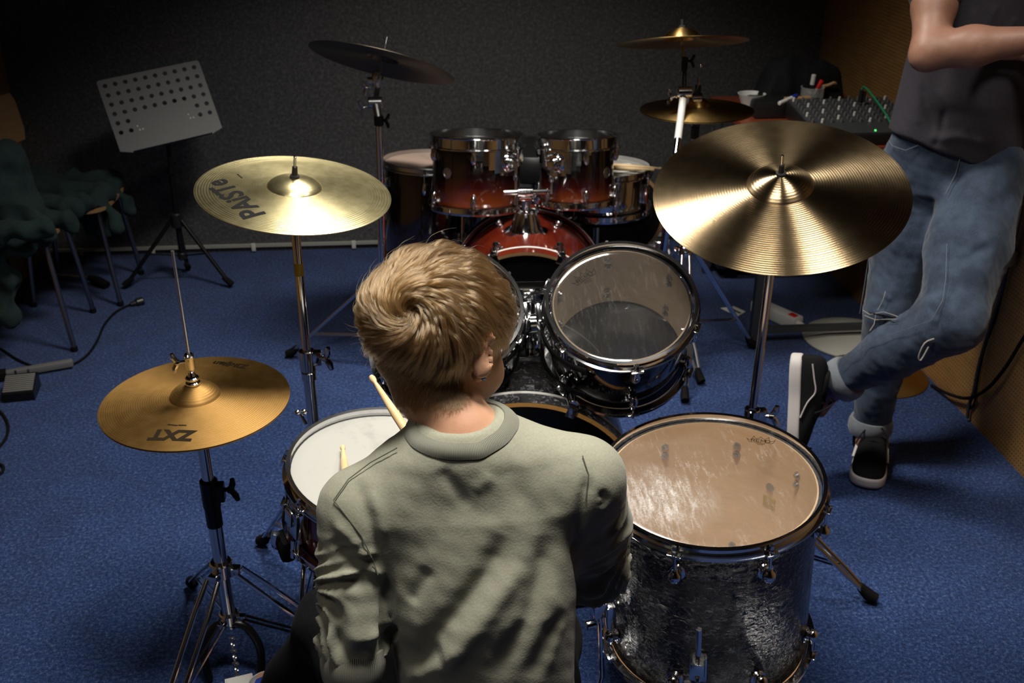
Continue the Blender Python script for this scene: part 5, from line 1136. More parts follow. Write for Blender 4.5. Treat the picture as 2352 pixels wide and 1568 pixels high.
# trousers
s = SDF(tuple(hw(-.60, .84, .06)), (.40, 1.80, .60), .0055)
s.loft([V3(hw(-.045, 1.04, .42)), V3(hw(-.042, 1.03, .55))], [.165, .140], [.12, .105], tuple(dirh(1, 0, 0)), .04)
for a, b, c in (('hL', 'kL', 'aL'), ('hR', 'kR', 'aR')): s.chain([V3(J[a]), V3(J[b]), V3(J[c]) + [0, 0, .03]], [.080, .060, .050], .035)
TV, TF = s.mesh(); TV = smoothv(TV, TF, 1, .5); TN = vnormals(TV, TF); TV = TV + TN * (.0035 * vnoise(TV * np.array([9, 9, 12]), 31))[:, None]
np_mesh('trousers', TV, TF, 'trousers_black', boy)
def shoe(parent, heel, toe, up, L, mu, msole, mside=None, lace=True, stripe=None, w0=.046, hgt=.10, name='sneaker'):
    """heel/toe: sole ends on the ground side; up: away from the sole"""
    heel = Vector(heel); f = (Vector(toe) - heel).normalized(); up = Vector(up); up = (up - f * up.dot(f)).normalized(); sd = f.cross(up); Mx = Matrix.Translation(heel) @ Matrix((f, -sd, up)).transposed().to_4x4()
    k = L / .27; xs = [0, .01, .04, .09, .14, .19, .23, .255, .268]; ws = [.018, .029, .036, .037, .039, .047, .046, .037, .016]; hs_ = [.078, .092, .099, .100, .088, .066, .056, .048, .032]
    def ring(x, w_, z0, z1, n=16, top=1.0): return [(x, w_ * math.copysign(abs(math.cos(a)) ** (.75), math.cos(a)), (z0 + z1) / 2 + (z1 - z0) / 2 * math.copysign(abs(math.sin(a)) ** .8, math.sin(a))) for a in [2 * math.pi * i / n for i in range(n)]]
    def loft_(rings): 
        n = len(rings[0]); vs = [tuple(c * k for c in v) for r in rings for v in r]; fs = [(i * n + j, i * n + (j + 1) % n, (i + 1) * n + (j + 1) % n, (i + 1) * n + j) for i in range(len(rings) - 1) for j in range(n)]
        return vs, fs + [tuple(range(n))[::-1], tuple((len(rings) - 1) * n + j for j in range(n))]
    mb = MB(Mx); mb.add(*loft_([ring(x, w_ * .97, .012, h_) for x, w_, h_ in zip(xs, ws, hs_)])); up_ = mb.build(name, mu, parent)
    mod = up_.modifiers.new('s', 'SUBSURF'); mod.levels = 1; mod.render_levels = 2
    us = np.linspace(0, 1, 33); xx = (1 - np.cos(math.pi * us)) / 2 * .276 - .003; wx = np.interp(xx, [-.003, .0, .02, .06, .11, .16, .205, .240, .262, .270, .273], [0, .016, .034, .039, .037, .044, .049, .046, .033, .020, 0])
    for _ in range(2): wx[1:-1] = (wx[:-2] + 2 * wx[1:-1] + wx[2:]) / 4
    out_ = [(x, w_) for x, w_ in zip(xx, wx)] + [(x, -w_) for x, w_ in list(zip(xx, wx))[-2:0:-1]]; no = len(out_); sv_ = []; sf_ = []
    for z_, g_ in ((0, .93), (.003, .985), (.008, 1.0), (.024, 1.0), (.029, .985), (.031, .93)):
        for x, y in out_: sv_.append(((.135 + (x - .135) * (1 - (1 - g_) * .35)) * k, y * g_ * k, (z_ + .006 * max(0, (x - .21) / .06) ** 2 * (1 if z_ < .01 else .4)) * k))
    for r_i in range(5):
        for q_i in range(no): sf_.append((r_i * no + q_i, r_i * no + (q_i + 1) % no, (r_i + 1) * no + (q_i + 1) % no, (r_i + 1) * no + q_i))
    sf_ += [tuple(range(no))[::-1], tuple(5 * no + q_i for q_i in range(no))]; mb = MB(Mx); mb.add(sv_, sf_); mb.build('sole', msole, up_, ang=50)
    mb = MB(Mx); mb.tube([(.045 * k, 0, .090 * k), (.06 * k, .030 * k, .098 * k), (.10 * k, .024 * k, .092 * k), (.118 * k, 0, .088 * k), (.10 * k, -.024 * k, .092 * k), (.06 * k, -.030 * k, .098 * k), (.045 * k, 0, .098 * k)], .006 * k, 8, 3); mb.build('ankle_collar', mu, up_)
    if lace:
        mb = MB(Mx)
        for i in range(4): x = (.125 + i * .020) * k; z = (.090 - i * .010) * k; mb.tube([(x, -.024 * k, z - .006), (x + .004, 0, z + .004), (x, .024 * k, z - .006)], .0024, 6, 2, flat=1.5)
        for q in (-1, 1): mb.tube([(.118 * k, 0, .098 * k), (.125 * k, q * .018, .115 * k), (.14 * k, q * .035, .095 * k), (.150 * k, q * .046, .070 * k)], .0022, 6, 3)
        mb.build('laces', 'black_plastic' if mu == 'sneaker_canvas' else mside or 'white_plastic', up_)
    if stripe:
        for q in (-1, 1):
            mb = MB(Mx); mb.tube([(.020 * k, q * .0345 * k, .060 * k), (.060 * k, q * .0365 * k, .066 * k), (.095 * k, q * .0375 * k, .070 * k), (.125 * k, q * .040 * k, .050 * k), (.165 * k, q * .0445 * k, .034 * k)], .0046, 8, 4, flat=.5); mb.build('side_stripe', stripe, up_)
    return up_
pl_ = (pa - pb).normalized(); fpu = pl_.cross(Vector((0, 0, 1))).cross(pl_).normalized()
sh = shoe(boy, PZ(668, 1760, .035), PZ(588, 1512, .066), (0, -.10, 1), .225, 'shoe_grey', 'shoe_sole', 'white_plastic', True, None)
MB().tube([PZ(668, 1600, .120), PZ(628, 1562, .112), PZ(590, 1568, .100)], [.018, .022, .016], 12, 3, flat=.4).build('blue_panel', 'shoe_blue', sh)
shoe(boy, hw(.070, 1.545, .012), hw(.085, 1.77, .012), (0, 0, 1), .225, 'shoe_grey', 'shoe_sole', 'white_plastic', True, None)
stick(tipL, handL + (handL - tipL).normalized() * .09, 'light drumstick touching the white snare head, in the boy\'s left hand')
stick(tipR, handR + (handR - tipR).normalized() * .10, 'raised light drumstick crossing beside the boy\'s neck')
thr = thing('drum_throne', 'black round drum stool the boy sits on', 'stool', tuple(hw(-.04, 1.02, 0)))
q = hw(-.04, 1.00, 0)
MB().lathe([(1e-4, .335), (.14, .335), (.155, .345), (.160, .375), (.155, .400), (.14, .415), (1e-4, .418)], Matrix.Translation(q), 40).build('seat', 'seat_vinyl', thr)
MB().cyl(q + Vector((0, 0, .10)), q + Vector((0, 0, .335)), .013, n=16).build('post', 'chrome', thr); tripod(thr, (q.x, q.y), .22, .11, .20, [math.radians(a) for a in (90, 210, 330)])

# ---- the standing man
j = dict(fA=PZ(1996, 1060, .03), aA=PY(2003, 955, 2.62), kA=PY(2045, 715, 2.64), hA=PY(2110, 385, 2.74), hB=PY(2262, 400, 2.66), kB=PY(2185, 735, 2.36), aB=PY(1912, 885, 2.50), pel=PY(2190, 330, 2.70), ch=PY(2270, 30, 2.74), nk=PY(2300, -240, 2.74), sh=PY(2165, -170, 2.72), el=PY(2135, 118, 2.50), sh2=PY(2455, -170, 2.66), el2=PY(2475, 120, 2.46))
hd_c = V3(PY(2290, -410, 2.68)); mf = dirh(-.55, -.62, -.45); mf /= np.linalg.norm(mf); mr = np.cross(mf, [0, 0, 1]); mr /= np.linalg.norm(mr); mu_ = np.cross(mr, mf); MR = np.stack([mr, mf, mu_], 1)
s = SDF((1.05 - .25, 2.05, .0), (1.66, 2.95, 1.98), .006)
s.lo  # grid
head_sdf(s, hd_c, MR, 1.1)
s.chain([hd_c + MR @ np.array([0, -.03, -.06]), V3(j['nk'])], [.056, .060], .02)
s.loft([V3(j['pel']), V3(j['ch']), V3(j['nk']) * .75 + V3(j['ch']) * .25], [.135, .145, .15], [.09, .095, .07], tuple(dirh(1, 0, 0)), .05)
s.cone(V3(j['nk']) - [0, 0, .05], V3(j['sh']), .05, .05, .05); s.cone(V3(j['nk']) - [0, 0, .05], V3(j['sh2']), .05, .05, .05)
wr = V3(PY(2400, 88, 2.40)); wr2 = V3(PY(2345, 112, 2.57))
s.chain([V3(j['sh']), V3(j['sh']) * .35 + V3(j['el']) * .65, V3(j['el'])], [.056, .050, .040], .02); s.chain([V3(j['el']), V3(j['el']) * .62 + wr * .38, wr], [.041, .045, .027], .025)
s.ell(V3(j['el']) + V3(Vector((-.012, -.004, -.014))), [.030, .030, .028], None, .02)
s.chain([V3(j['sh2']), V3(j['el2'])], [.052, .042], .02); s.chain([V3(j['el2']), V3(j['el2']) * .5 + wr2 * .5, wr2], [.044, .040, .027], .02)
def open_hand(s, w_, dirv, upv, k=1.0):
    d = np.array(dirv, float); d /= np.linalg.norm(d); u = np.array(upv, float); u -= d * (u @ d); u /= np.linalg.norm(u); n = np.cross(d, u)
    s.ell(w_ + d * .045 * k, np.array([.045, .040, .015]) * k, np.stack([d, u, n], 1), .015)
    for i in range(4):
        o_ = (i - 1.5) * .020 * k; ln = (.070, .078, .073, .058)[i] * k; a = w_ + d * .080 * k + u * o_; s.chain([a, a + d * ln * .5 - n * .006, a + d * ln * .85 - n * .022, a + d * ln - n * .036], [.0095 * k, .009 * k, .008 * k, .007 * k], .004)
    s.chain([w_ + d * .02 * k + u * .025 * k, w_ + d * .050 * k + u * .050 * k - n * .008, w_ + d * .085 * k + u * .058 * k - n * .018], [.013 * k, .011 * k, .009 * k], .008)
open_hand(s, wr, V3(j['el2']) - wr + np.array([0, 0, .02]), (0, 0, 1)); open_hand(s, wr2, V3(j['el']) - wr2 + np.array([0, .06, .0]), (0, 0, 1), .75)
s.chain([V3(j['hA']), V3(j['kA']), V3(j['aA']), V3(j['fA']) + [0, .06, .03]], [.075, .055, .038, .022], .03); s.chain([V3(j['hB']), V3(j['kB']), V3(j['aB'])], [.075, .055, .038], .03)
ftB = PY(1868, 985, 2.47); s.chain([V3(j['aB']), V3(ftB) * .6 + V3(j['aB']) * .4], [.032, .016], .02)
MV, MF = s.mesh(); MV = smoothv(MV, MF, 1, .4)
man = np_mesh('person', MV, MF, 'skin_man', M=Matrix.Translation(Vector((j['pel'].x, j['pel'].y, 0))))
tag(man, 'person standing at the right wall in dark t-shirt and ripped jeans, legs crossed', 'person')
Lm = lambda r, f, u: Vector(tuple(hd_c + MR @ (np.array([r, f, u]) * 1.1)))
for q in (-1, 1):
    e = MB().sph(Lm(q * .028, .0665, -.002), .0135, 16).build('eye', 'eye_white', man); MB().sph(Lm(q * .0285, .0765, -.002), .006, 10).build('iris', 'iris', e)
    MB().tube([Lm(q * .016, .082, .014), Lm(q * .030, .080, .018), Lm(q * .044, .068, .012)], [.002, .0035, .0015], 8, 3).build('eyebrow', 'hair_dark', man)
ell_surf('hair', hd_c + MR @ np.array([0, -.009, .020]), MR, np.array([.077, .097, .086]), hair_zone, 'hair_dark', man, .010)
# jeans
s = SDF((.78, 2.10, .05), (1.66, 2.95, 1.02), .0055)
pel = V3(j['pel'])
s.loft([V3(j['hA']) * .5 + V3(j['hB']) * .5 - [0, 0, .04], pel + [0, 0, .03], pel + V3(hw(0, 0, .09))], [.172, .165, .155], [.115, .108, .100], tuple(dirh(1, -.05, 0)), .04)
s.chain([V3(j['hA']), V3(j['hA']) * .5 + V3(j['kA']) * .5, V3(j['kA']), V3(j['kA']) * .5 + V3(j['aA']) * .5, V3(j['aA']) + [0, 0, .01]], [.102, .088, .070, .062, .054], .03)
s.chain([V3(j['hB']), V3(j['hB']) * .5 + V3(j['kB']) * .5, V3(j['kB']), V3(j['kB']) * .5 + V3(j['aB']) * .5, V3(j['aB']) * .87 + V3(j['kB']) * .13], [.105, .100, .082, .066, .054], .03)
JV, JF = s.mesh(); JV = smoothv(JV, JF, 2, .5); JN = vnormals(JV, JF); JV = JV + JN * (.0028 * vnoise(JV * np.array([8, 8, 13]), 41) + .001 * vnoise(JV * 30, 42))[:, None]
JV = folds(JV, JF, [([(2120, 690), (2150, 730), (2140, 770)], .014, -.012), ([(2160, 640), (2130, 700)], .012, .008), ([(2200, 640), (2170, 720)], .01, -.006), ([(1990, 700), (2060, 720), (2090, 700)], .010, -.010), ([(2000, 660), (2050, 690)], .009, .006),
    ([(2010, 745), (2060, 740)], .009, .007), ([(1900, 850), (1960, 880)], .008, -.004), ([(2120, 770), (1990, 830)], .006, .003), ([(2190, 370), (2195, 460), (2150, 560)], .014, -.012), ([(2060, 440), (2110, 460)], .008, -.005), ([(2060, 480), (2120, 490)], .008, .004), ([(2280, 560), (2200, 600)], .012, -.005)])
jeans = np_mesh('jeans', JV, JF, 'denim', man); JS = Surf(JV, JF)
mat('thread_white', (.38, .36, .33), .9); mat('stitch_tan', (.15, .17, .21), .9)
for nm, pts, r in (('seam', [(2175, 560), (2172, 640), (2165, 690), (2140, 735), (2070, 760), (1990, 790), (1930, 840)], .0007), ('seam', [(2000, 560), (1985, 660), (1975, 720)], .0007), ('fly_seam', [(2205, 362), (2195, 400), (2172, 445)], .0010), ('pocket_seam', [(2042, 322), (2050, 335), (2080, 345), (2110, 333)], .0009)):
    MB().tube(JS.path(pts, 14, .0006), r, 6).build(nm, 'stitch_tan', jeans)
fr = MB()
for pts in ([(1982, 712), (1998, 722), (2030, 716), (2062, 727)], [(1986, 724), (2010, 734), (2060, 733)], [(2034, 668), (2028, 690), (2016, 712)], [(2012, 722), (2008, 745), (1998, 760)]): fr.tube(JS.path(pts, 8, .0006), .0009, 6)
fr.build('frayed_threads', 'thread_white', jeans)
MB().tube(JS.path([(1996, 718), (2025, 724), (2058, 730)], 8, -.0005), [.001, .004, .001], 8, flat=1.0).build('knee_rip', 'print_black', jeans)
a = JS.pick(2145, 778); b = a + Vector((-.03, 0, -.05)); MB().tube([a, a + Vector((-.025, -.006, -.008)), a + Vector((-.034, -.006, -.045)), a + Vector((-.026, -.006, -.055)), a + Vector((-.012, -.004, -.02))], .0018, 6, 3).build('loose_thread', 'thread_white', jeans)
axA = (j['aA'] - j['kA']).normalized(); MB().tube([j['aA'] + axA * .01, j['aA'] + axA * .06, j['aA'] + axA * .10], [.045, .045, .042], 20).build('sock', 'trousers_black', man); band('turned_cuff', j['aA'] + axA * .030, basis(axA, dirh(1, 0, 0)), .060, .060, .048, .008, 'denim_cuff', jeans, bulge=.003)
axB = (j['aB'] - j['kB']).normalized(); band('turned_cuff', j['aB'] + axB * (-.040), basis(axB, dirh(0, 0, 1)), .060, .060, .046, .008, 'denim_cuff', jeans, bulge=.003)
# t-shirt
s = SDF((.95, 2.3, .84), (1.66, 3.0, 1.66), .006)
hem = V3(PY(2190, 352, 2.70)); s.loft([hem, V3(PY(2215, 230, 2.70)), V3(PY(2255, 80, 2.72)), V3(PY(2305, -120, 2.74)), V3(PY(2322, -200, 2.74))], [.178, .168, .165, .180, .13], [.125, .118, .115, .11, .08], tuple(dirh(1, 0, .0)), .02, 2.2)
s.cone(V3(j['nk']) - [0, 0, .07], V3(j['sh']), .06, .062, .05); s.cone(V3(j['nk']) - [0, 0, .07], V3(j['sh2']), .06, .062, .05)
s.cone(V3(j['sh']), V3(j['sh']) * .46 + V3(j['el']) * .54, .066, .066, .03); s.cone(V3(j['sh2']), V3(j['sh2']) * .5 + V3(j['el2']) * .5, .066, .066, .03)
CV, CF = s.mesh(); CV = smoothv(CV, CF, 1, .5); CN = vnormals(CV, CF); CV = CV + CN * (.004 * vnoise(CV * np.array([7, 7, 5]), 51))[:, None]
CX = CV[:, 0] * cP - CV[:, 1] * sP; CV[:, 2] -= np.clip((hem[2] + .16 - CV[:, 2]) / .16, 0, 1) * (CX - (hem[0] * cP - hem[1] * sP)) * .30
CV = folds(CV, CF, [([(2170, 250), (2160, 310), (2140, 345)], .009, -.008), ([(2060, 250), (2080, 300)], .007, -.006), ([(2110, 190), (2125, 250), (2150, 310)], .010, -.012), ([(2095, 230), (2110, 290)], .009, .006), ([(2150, 200), (2190, 260), (2230, 320)], .010, .006), ([(2130, 320), (2200, 315), (2280, 335)], .012, .008), ([(2240, 20), (2220, 80)], .008, .009), ([(2290, 10), (2260, 80)], .008, .008), ([(2340, 40), (2300, 90)], .008, .007)])
np_mesh('t_shirt', CV, CF, 'tshirt_dark', man)
shoe(man, PZ(2004, 1012, .0), PZ(1990, 1108, .0), (0, 0, 1), .285, 'sneaker_canvas', 'shoe_sole', None, True, 'shoe_sole', name='sneaker')
hb_, tb_ = PY(1818, 812, 2.52), PY(1812, 1020, 2.44)
f_ = (tb_ - hb_).normalized(); leg_dir = (j['kB'] - j['aB']).normalized()
shoe(man, hb_, tb_, (.86, -.42, .15), .275, 'sneaker_canvas', 'shoe_sole', None, True, 'shoe_sole', name='sneaker')
MB().tube([j['aB'] + axB * -.05, j['aB'] + axB * .012, PY(1878, 893, 2.50), PY(1865, 915, 2.50)], [.044, .043, .040, .036], 16, 4).build('sock', 'lilac_sock', man)
# ------------------------------------------------------------------ LEFT: chairs, jackets, cable, pedal
mat('chair_tube', (.30, .30, .31), .3, 1.0)
def chair(name, label, legs, seat_c, sz, rot, tilt=0):
    o = thing(name, label, 'chair', (seat_c[0], seat_c[1], 0)); M = Matrix.Translation(Vector(seat_c)) @ Matrix.Rotation(rot, 4, 'Z')
    mb = MB(M); poly = []
    for k in range(28):
        a = 2 * math.pi * k / 28; poly.append((sz / 2 * math.copysign(abs(math.cos(a)) ** .45, math.cos(a)), sz / 2 * math.copysign(abs(math.sin(a)) ** .45, math.sin(a))))
    mb.ext(poly, .011); sw = mb.build('seat', 'ply', o)
    mb = MB(M); b = []
    for i in range(13):
        t_ = (i - 6) / 6; b.append((-sz / 2 - .02 + .03 * t_ * t_, t_ * sz * .47))
    vs = []; fs = []
    for z in (.20, .24, .30, .35, .38):
        w_ = 1.0 if .22 < z < .36 else .86
        for q in (0, .009):
            for x_, y_ in b: vs.append((x_ - q - (z - .2) * .12, y_ * w_, z))
    n = 13
    for r in range(4):
        for i in range(n - 1):
            a = r * 2 * n + i; fs.append((a, a + 1, a + 2 * n + 1, a + 2 * n)); a += n; fs.append((a, a + 2 * n, a + 2 * n + 1, a + 1))
    for i in range(n - 1): fs.append((i, i + n, i + n + 1, i + 1)); a = 8 * n + i; fs.append((a, a + 1, a + n + 1, a + n))
    for r in range(4):
        for i in (0, n - 1): a = r * 2 * n + i; fs.append((a, a + 2 * n, a + 3 * n, a + n))
    mb.add(vs, fs); mb.build('backrest', 'ply', o)
    c = Vector(seat_c) - Vector((0, 0, .012))
    for k, f_ in enumerate(legs):
        f_ = Vector(f_); top = c + (Vector((f_.x, f_.y, c.z)) - c) * .82; mb = MB(); mb.tube([c + (top - c) * .25, c + (top - c) * .8, top - Vector((0, 0, .012)), f_ + Vector((0, 0, .012))], .0095, 12); lg = mb.build('leg', 'chair_tube', o)
        MB().cyl(f_, f_ + Vector((0, 0, .02)), .012, n=12, bev=.002).build('foot_cap', 'black_rubber', lg)
    mb = MB(M)
    for q in (-1, 1): mb.tube([(-sz * .30, q * sz * .36, -.012), (-sz / 2 - .012, q * sz * .38, .03), (-sz / 2 - .045, q * sz * .38, .25), (-sz / 2 - .058, q * sz * .37, .34)], .0085, 10, 3)
    mb.build('back_frame', 'chrome_dull', o); return o
c1 = PZ(20, 545, .43); f1 = PZ(172, 806, 0)
c1 = Vector((-1.50, 3.42, .43)); chair('chair', 'chrome-legged wooden chair under a teal jacket, nearer of two at left', [f1, (f1.x - .03, f1.y + .34, 0), (-1.70, f1.y - .0, 0), (-1.70, f1.y + .36, 0)], (c1.x - .02, f1.y + .16, .415), .37, 0)
f2 = PZ(278, 702, 0); c2 = Vector((-1.42, 4.0, .42))
chair('chair', 'wooden chair with chrome legs in the left corner, farther from the camera', [f2, (f2.x, f2.y + .33, 0), (f2.x - .34, f2.y + .02, 0), (f2.x - .34, f2.y + .33, 0)], (f2.x - .17, f2.y + .14, .40), .37, 0)
def cloth(name, label, blobs, h, m, seed, amp=.012, cat='jacket'):
    pts = np.array([V3(b[0]) for b in blobs] + [V3(b[1]) for b in blobs]); s = SDF(pts.min(0) - .10, pts.max(0) + .10, h)
    for a, b, ra, rb, k in blobs: s.cone(V3(a), V3(b), ra, rb, k)
    V, F = s.mesh(); V = smoothv(V, F, 1, .5); N = vnormals(V, F); n = vnoise(V * np.array([6, 6, 3.5]), seed); n2 = vnoise(V * 11, seed + 1)
    V = V + N * (amp * (1 - 2 * np.abs(n)) + amp * .4 * n2)[:, None]; V[:, 2] = np.maximum(V[:, 2], .004); V[:, 0] = np.maximum(V[:, 0], XL + .01)
    return tag(np_mesh(name, V, F, m), label, cat)
Q = lambda px, py, yh: PY(px, py, yh)
cloth('jacket', 'dark teal jacket heaped over the nearer chair at the left edge', [
    (Q(-60, 400, 3.40), Q(10, 370, 3.42), .07, .06, .05), (Q(10, 370, 3.42), Q(40, 440, 3.40), .05, .05, .05), (Q(-80, 480, 3.35), Q(90, 520, 3.30), .06, .035, .05), (Q(-60, 430, 3.35), Q(60, 480, 3.36), .08, .05, .05),
    (Q(-60, 540, 3.20), Q(105, 525, 3.22), .05, .026, .04), ((f1.x - .36, f1.y + .02, .44), (f1.x - .01, f1.y + .02, .435), .04, .032, .04), ((f1.x - .36, f1.y + .16, .45), (f1.x + .01, f1.y + .16, .435), .05, .035, .04), ((f1.x - .36, f1.y + .30, .45), (f1.x - .01, f1.y + .30, .44), .05, .035, .04), ((f1.x - .30, f1.y - .03, .43), (f1.x - .08, f1.y - .03, .41), .03, .025, .04), (Q(-60, 600, 3.25), Q(20, 640, 3.25), .06, .045, .05), (Q(-40, 620, 3.25), Q(15, 730, 3.22), .055, .035, .05)], .008, 'jacket_teal', 61)
cloth('jacket', 'teal jacket lying over the seat of the chair in the left corner', [
    (Q(70, 430, 3.85), Q(150, 455, 3.90), .05, .05, .05), (Q(80, 480, 3.80), Q(200, 490, 3.86), .05, .040, .05), (Q(190, 480, 3.88), Q(255, 505, 3.88), .035, .030, .03), (Q(215, 520, 3.86), Q(255, 540, 3.88), .030, .014, .04), (Q(60, 420, 3.9), Q(40, 500, 3.80), .06, .05, .05), ((f2.x - .33, f2.y - .02, .43), (f2.x - .03, f2.y - .02, .43), .035, .032, .04), ((f2.x - .33, f2.y + .10, .44), (f2.x - .01, f2.y + .10, .43), .045, .035, .04), ((f2.x - .30, f2.y + .26, .44), (f2.x - .02, f2.y + .24, .43), .05, .04, .04), ((f2.x - .02, f2.y + .05, .43), (f2.x + .045, f2.y - .02, .33), .03, .020, .03), ((f2.x - .02, f2.y + .20, .43), (f2.x + .06, f2.y + .16, .34), .03, .02, .04)], .008, 'jacket_teal', 67)
cb = MB(); pts = [(-60, 770), (0, 800), (45, 828), (95, 845), (150, 843), (195, 820), (222, 785), (240, 745), (268, 715), (300, 699)]
cb.tube([PZ(*p, .005) for p in pts], .0045, 8, 5); cab = cb.build('cable', 'black_rubber'); tag(cab, 'black cable with plug curving over the carpet below the chairs', 'cable')
pl0, pl1 = PZ(300, 699, .010), PZ(330, 690, .014); mb = MB(); mb.cyl(pl0, pl0.lerp(pl1, .45), .008, .012, n=12); mb.cyl(pl0.lerp(pl1, .4), pl1, .017, n=18, bev=.004)
d = (pl1 - pl0).normalized(); sdv = d.cross(Vector((0, 0, 1)))
mb.build('plug', 'black_plastic', cab)
cb = MB(); cb.tube([PZ(*p, .005) for p in [(-40, 930), (0, 945), (18, 975), (14, 1005), (-6, 1030)]], .0045, 8, 5); cb.tube([PZ(*p, .005) for p in [(-30, 1060), (4, 1068), (6, 1082), (-10, 1094)]], .0045, 8, 5)
tag(cb.build('cable', 'black_rubber'), 'short black cable loops at the left edge below the silver pedal', 'cable')
e0, e1 = PZ(168, 832, .02), PZ(-40, 868, .02); mb = MB(); d = (e1 - e0).normalized(); mb.box((e0 + e1) / 2, ((e1 - e0).length, .028, .022), basis(Vector((0, 0, 1)), d), .004)
mat('bar_grey', (.18, .18, .18), .4, .3); bar = mb.build('base_bar', 'bar_grey'); tag(bar, 'silver bar of a stand base lying on the carpet behind the silver pedal', 'stand base')
mb = MB(); qq = e0.lerp(e1, .80); mb.box(qq, (.035, .04, .03), basis(Vector((0, 0, 1)), d), .006); mb.build('rubber_cap', 'black_rubber', bar)
g0, g1, g2 = PZ(132, 632, .03), PZ(205, 638, .03), PZ(246, 656, .012); mb = MB(); mb.tube([g0, g1], .009, 12); mb.cyl(g1 + (g0 - g1) * .1, g1 + (g0 - g1) * .0, .012, n=12); lg = mb.build('stand_foot', 'chrome_dull'); tag(lg, 'chrome stand foot with black rubber end under the chairs at left', 'stand foot')
MB().tube([g1, g1.lerp(g2, .5) + Vector((0, 0, .004)), g2], [.012, .020, .018], 12, 2).build('rubber_end', 'black_rubber', lg)
mat('pedal_grey', (.20, .20, .195), .45, .2)
# silver pedal box
pc = PZ(52, 905, .0); M = Matrix.Translation(pc) @ Matrix.Rotation(math.radians(8), 4, 'Z')
pd = thing('effect_pedal', 'small silver ribbed pedal box on the carpet at the left edge', 'pedal', tuple(pc), M=M)
mb = MB(M); prof = [(-.052, 0), (.052, 0), (.052, .052), (.030, .056), (-.052, .030)]; mb.ext([(y_, z_) for y_, z_ in prof], .098, Matrix(((0, 0, 1, 0), (1, 0, 0, 0), (0, 1, 0, 0), (0, 0, 0, 1)))); mb.build('housing', 'black_metal', pd)
mb = MB(M); sl = math.atan2(.026, .082)
for i in range(9): mb.box((0, -.044 + i * .0085, .0365 + i * .0085 * .317), (.092, .0055, .006), Matrix.Rotation(sl, 3, 'X'), .001)
tr = mb.build('treadle', 'pedal_grey', pd)
mb = MB(M)
for x_ in (-.018, .022): mb.cyl((x_, .042, .052), (x_, .042, .068), .004, n=10)
mb.build('jack_pins', 'chrome', pd)
# ------------------------------------------------------------------ RIGHT: table and what stands on it
TZ = .74; t0, t1 = PZ(1692, 285, TZ), None
tx0, tx1, ty0, ty1 = t0.x + .02, XR - .02, 3.24, 4.02
tb_ = thing('table', 'table with red-brown top in the back right corner', 'table', ((tx0 + tx1) / 2, (ty0 + ty1) / 2, 0))
MB().box(((tx0 + tx1) / 2, (ty0 + ty1) / 2, TZ - .0125), (tx1 - tx0, ty1 - ty0, .025), None, .003).build('table_top', 'table_wood', tb_)
for x_, y_ in ((tx0 + .03, ty0 + .04), (tx1 - .03, ty0 + .04), (tx0 + .03, ty1 - .04), (tx1 - .03, ty1 - .04)): MB().box((x_, y_, (TZ - .025) / 2), (.03, .03, TZ - .025), None, .003).build('leg', 'mixer_grey', tb_)
for y_ in (ty0 + .04, ty1 - .04): MB().box(((tx0 + tx1) / 2, y_, .06), (tx1 - tx0 - .09, .022, .022)).build('rail', 'mixer_grey', tb_)
am = thing('amplifier', 'black amplifier box under the table in the corner', 'amplifier', ((tx0 + tx1) / 2, 4.02, 0)); ax_ = (tx0 + tx1) / 2
MB().box((ax_, 4.05, .26), (tx1 - tx0 - .10, .34, .42), None, .012).build('cabinet', 'black_plastic', am); MB().box((ax_, 3.872, .24), (tx1 - tx0 - .16, .012, .34), None, .004).build('grille', 'black_rubber', am)
for q in (-1, 1): MB().box((ax_ + q * .15, 4.05, .025), (.05, .28, .05)).build('foot', 'black_rubber', am)
# mug
m0 = PZ(1722, 262, TZ + .0); M = Matrix.Translation(m0 + Vector((.01, .03, 0))); mg = thing('mug', 'white cup with ring handle at the front left of the table', 'cup', M=M)
MB(M).lathe([(1e-4, .001), (.026, .001), (.036, .03), (.050, .066), (.052, .070), (.049, .070), (.033, .032), (.024, .006), (1e-4, .005)], None, 40).build('cup_body', 'white_plastic', mg)
MB(M).torus((.062, -.012, .034), (.25, 1, .1), .017, .0045, 28, 10).build('handle', 'white_plastic', mg)
mb = MB(); q = PZ(1776, 250, TZ + .02); mb.box((q.x, q.y + .02, TZ + .012), (.16, .11, .022), Matrix.Rotation(.1, 3, 'Z'), .002); tag(mb.build('card_box', 'brown_card'), 'flat brown card box under the white papers beside the cup', 'box')
mb = MB(); 
for i in range(3): mb.box((q.x - .005, q.y + .03, TZ + .0255 + i * .0022), (.165 - i * .008, .125, .0018), Matrix.Rotation(.1 + i * .07, 3, 'Z'))
tag(mb.build('paper_stack', 'paper'), 'white papers on a brown box beside the cup', 'paper')
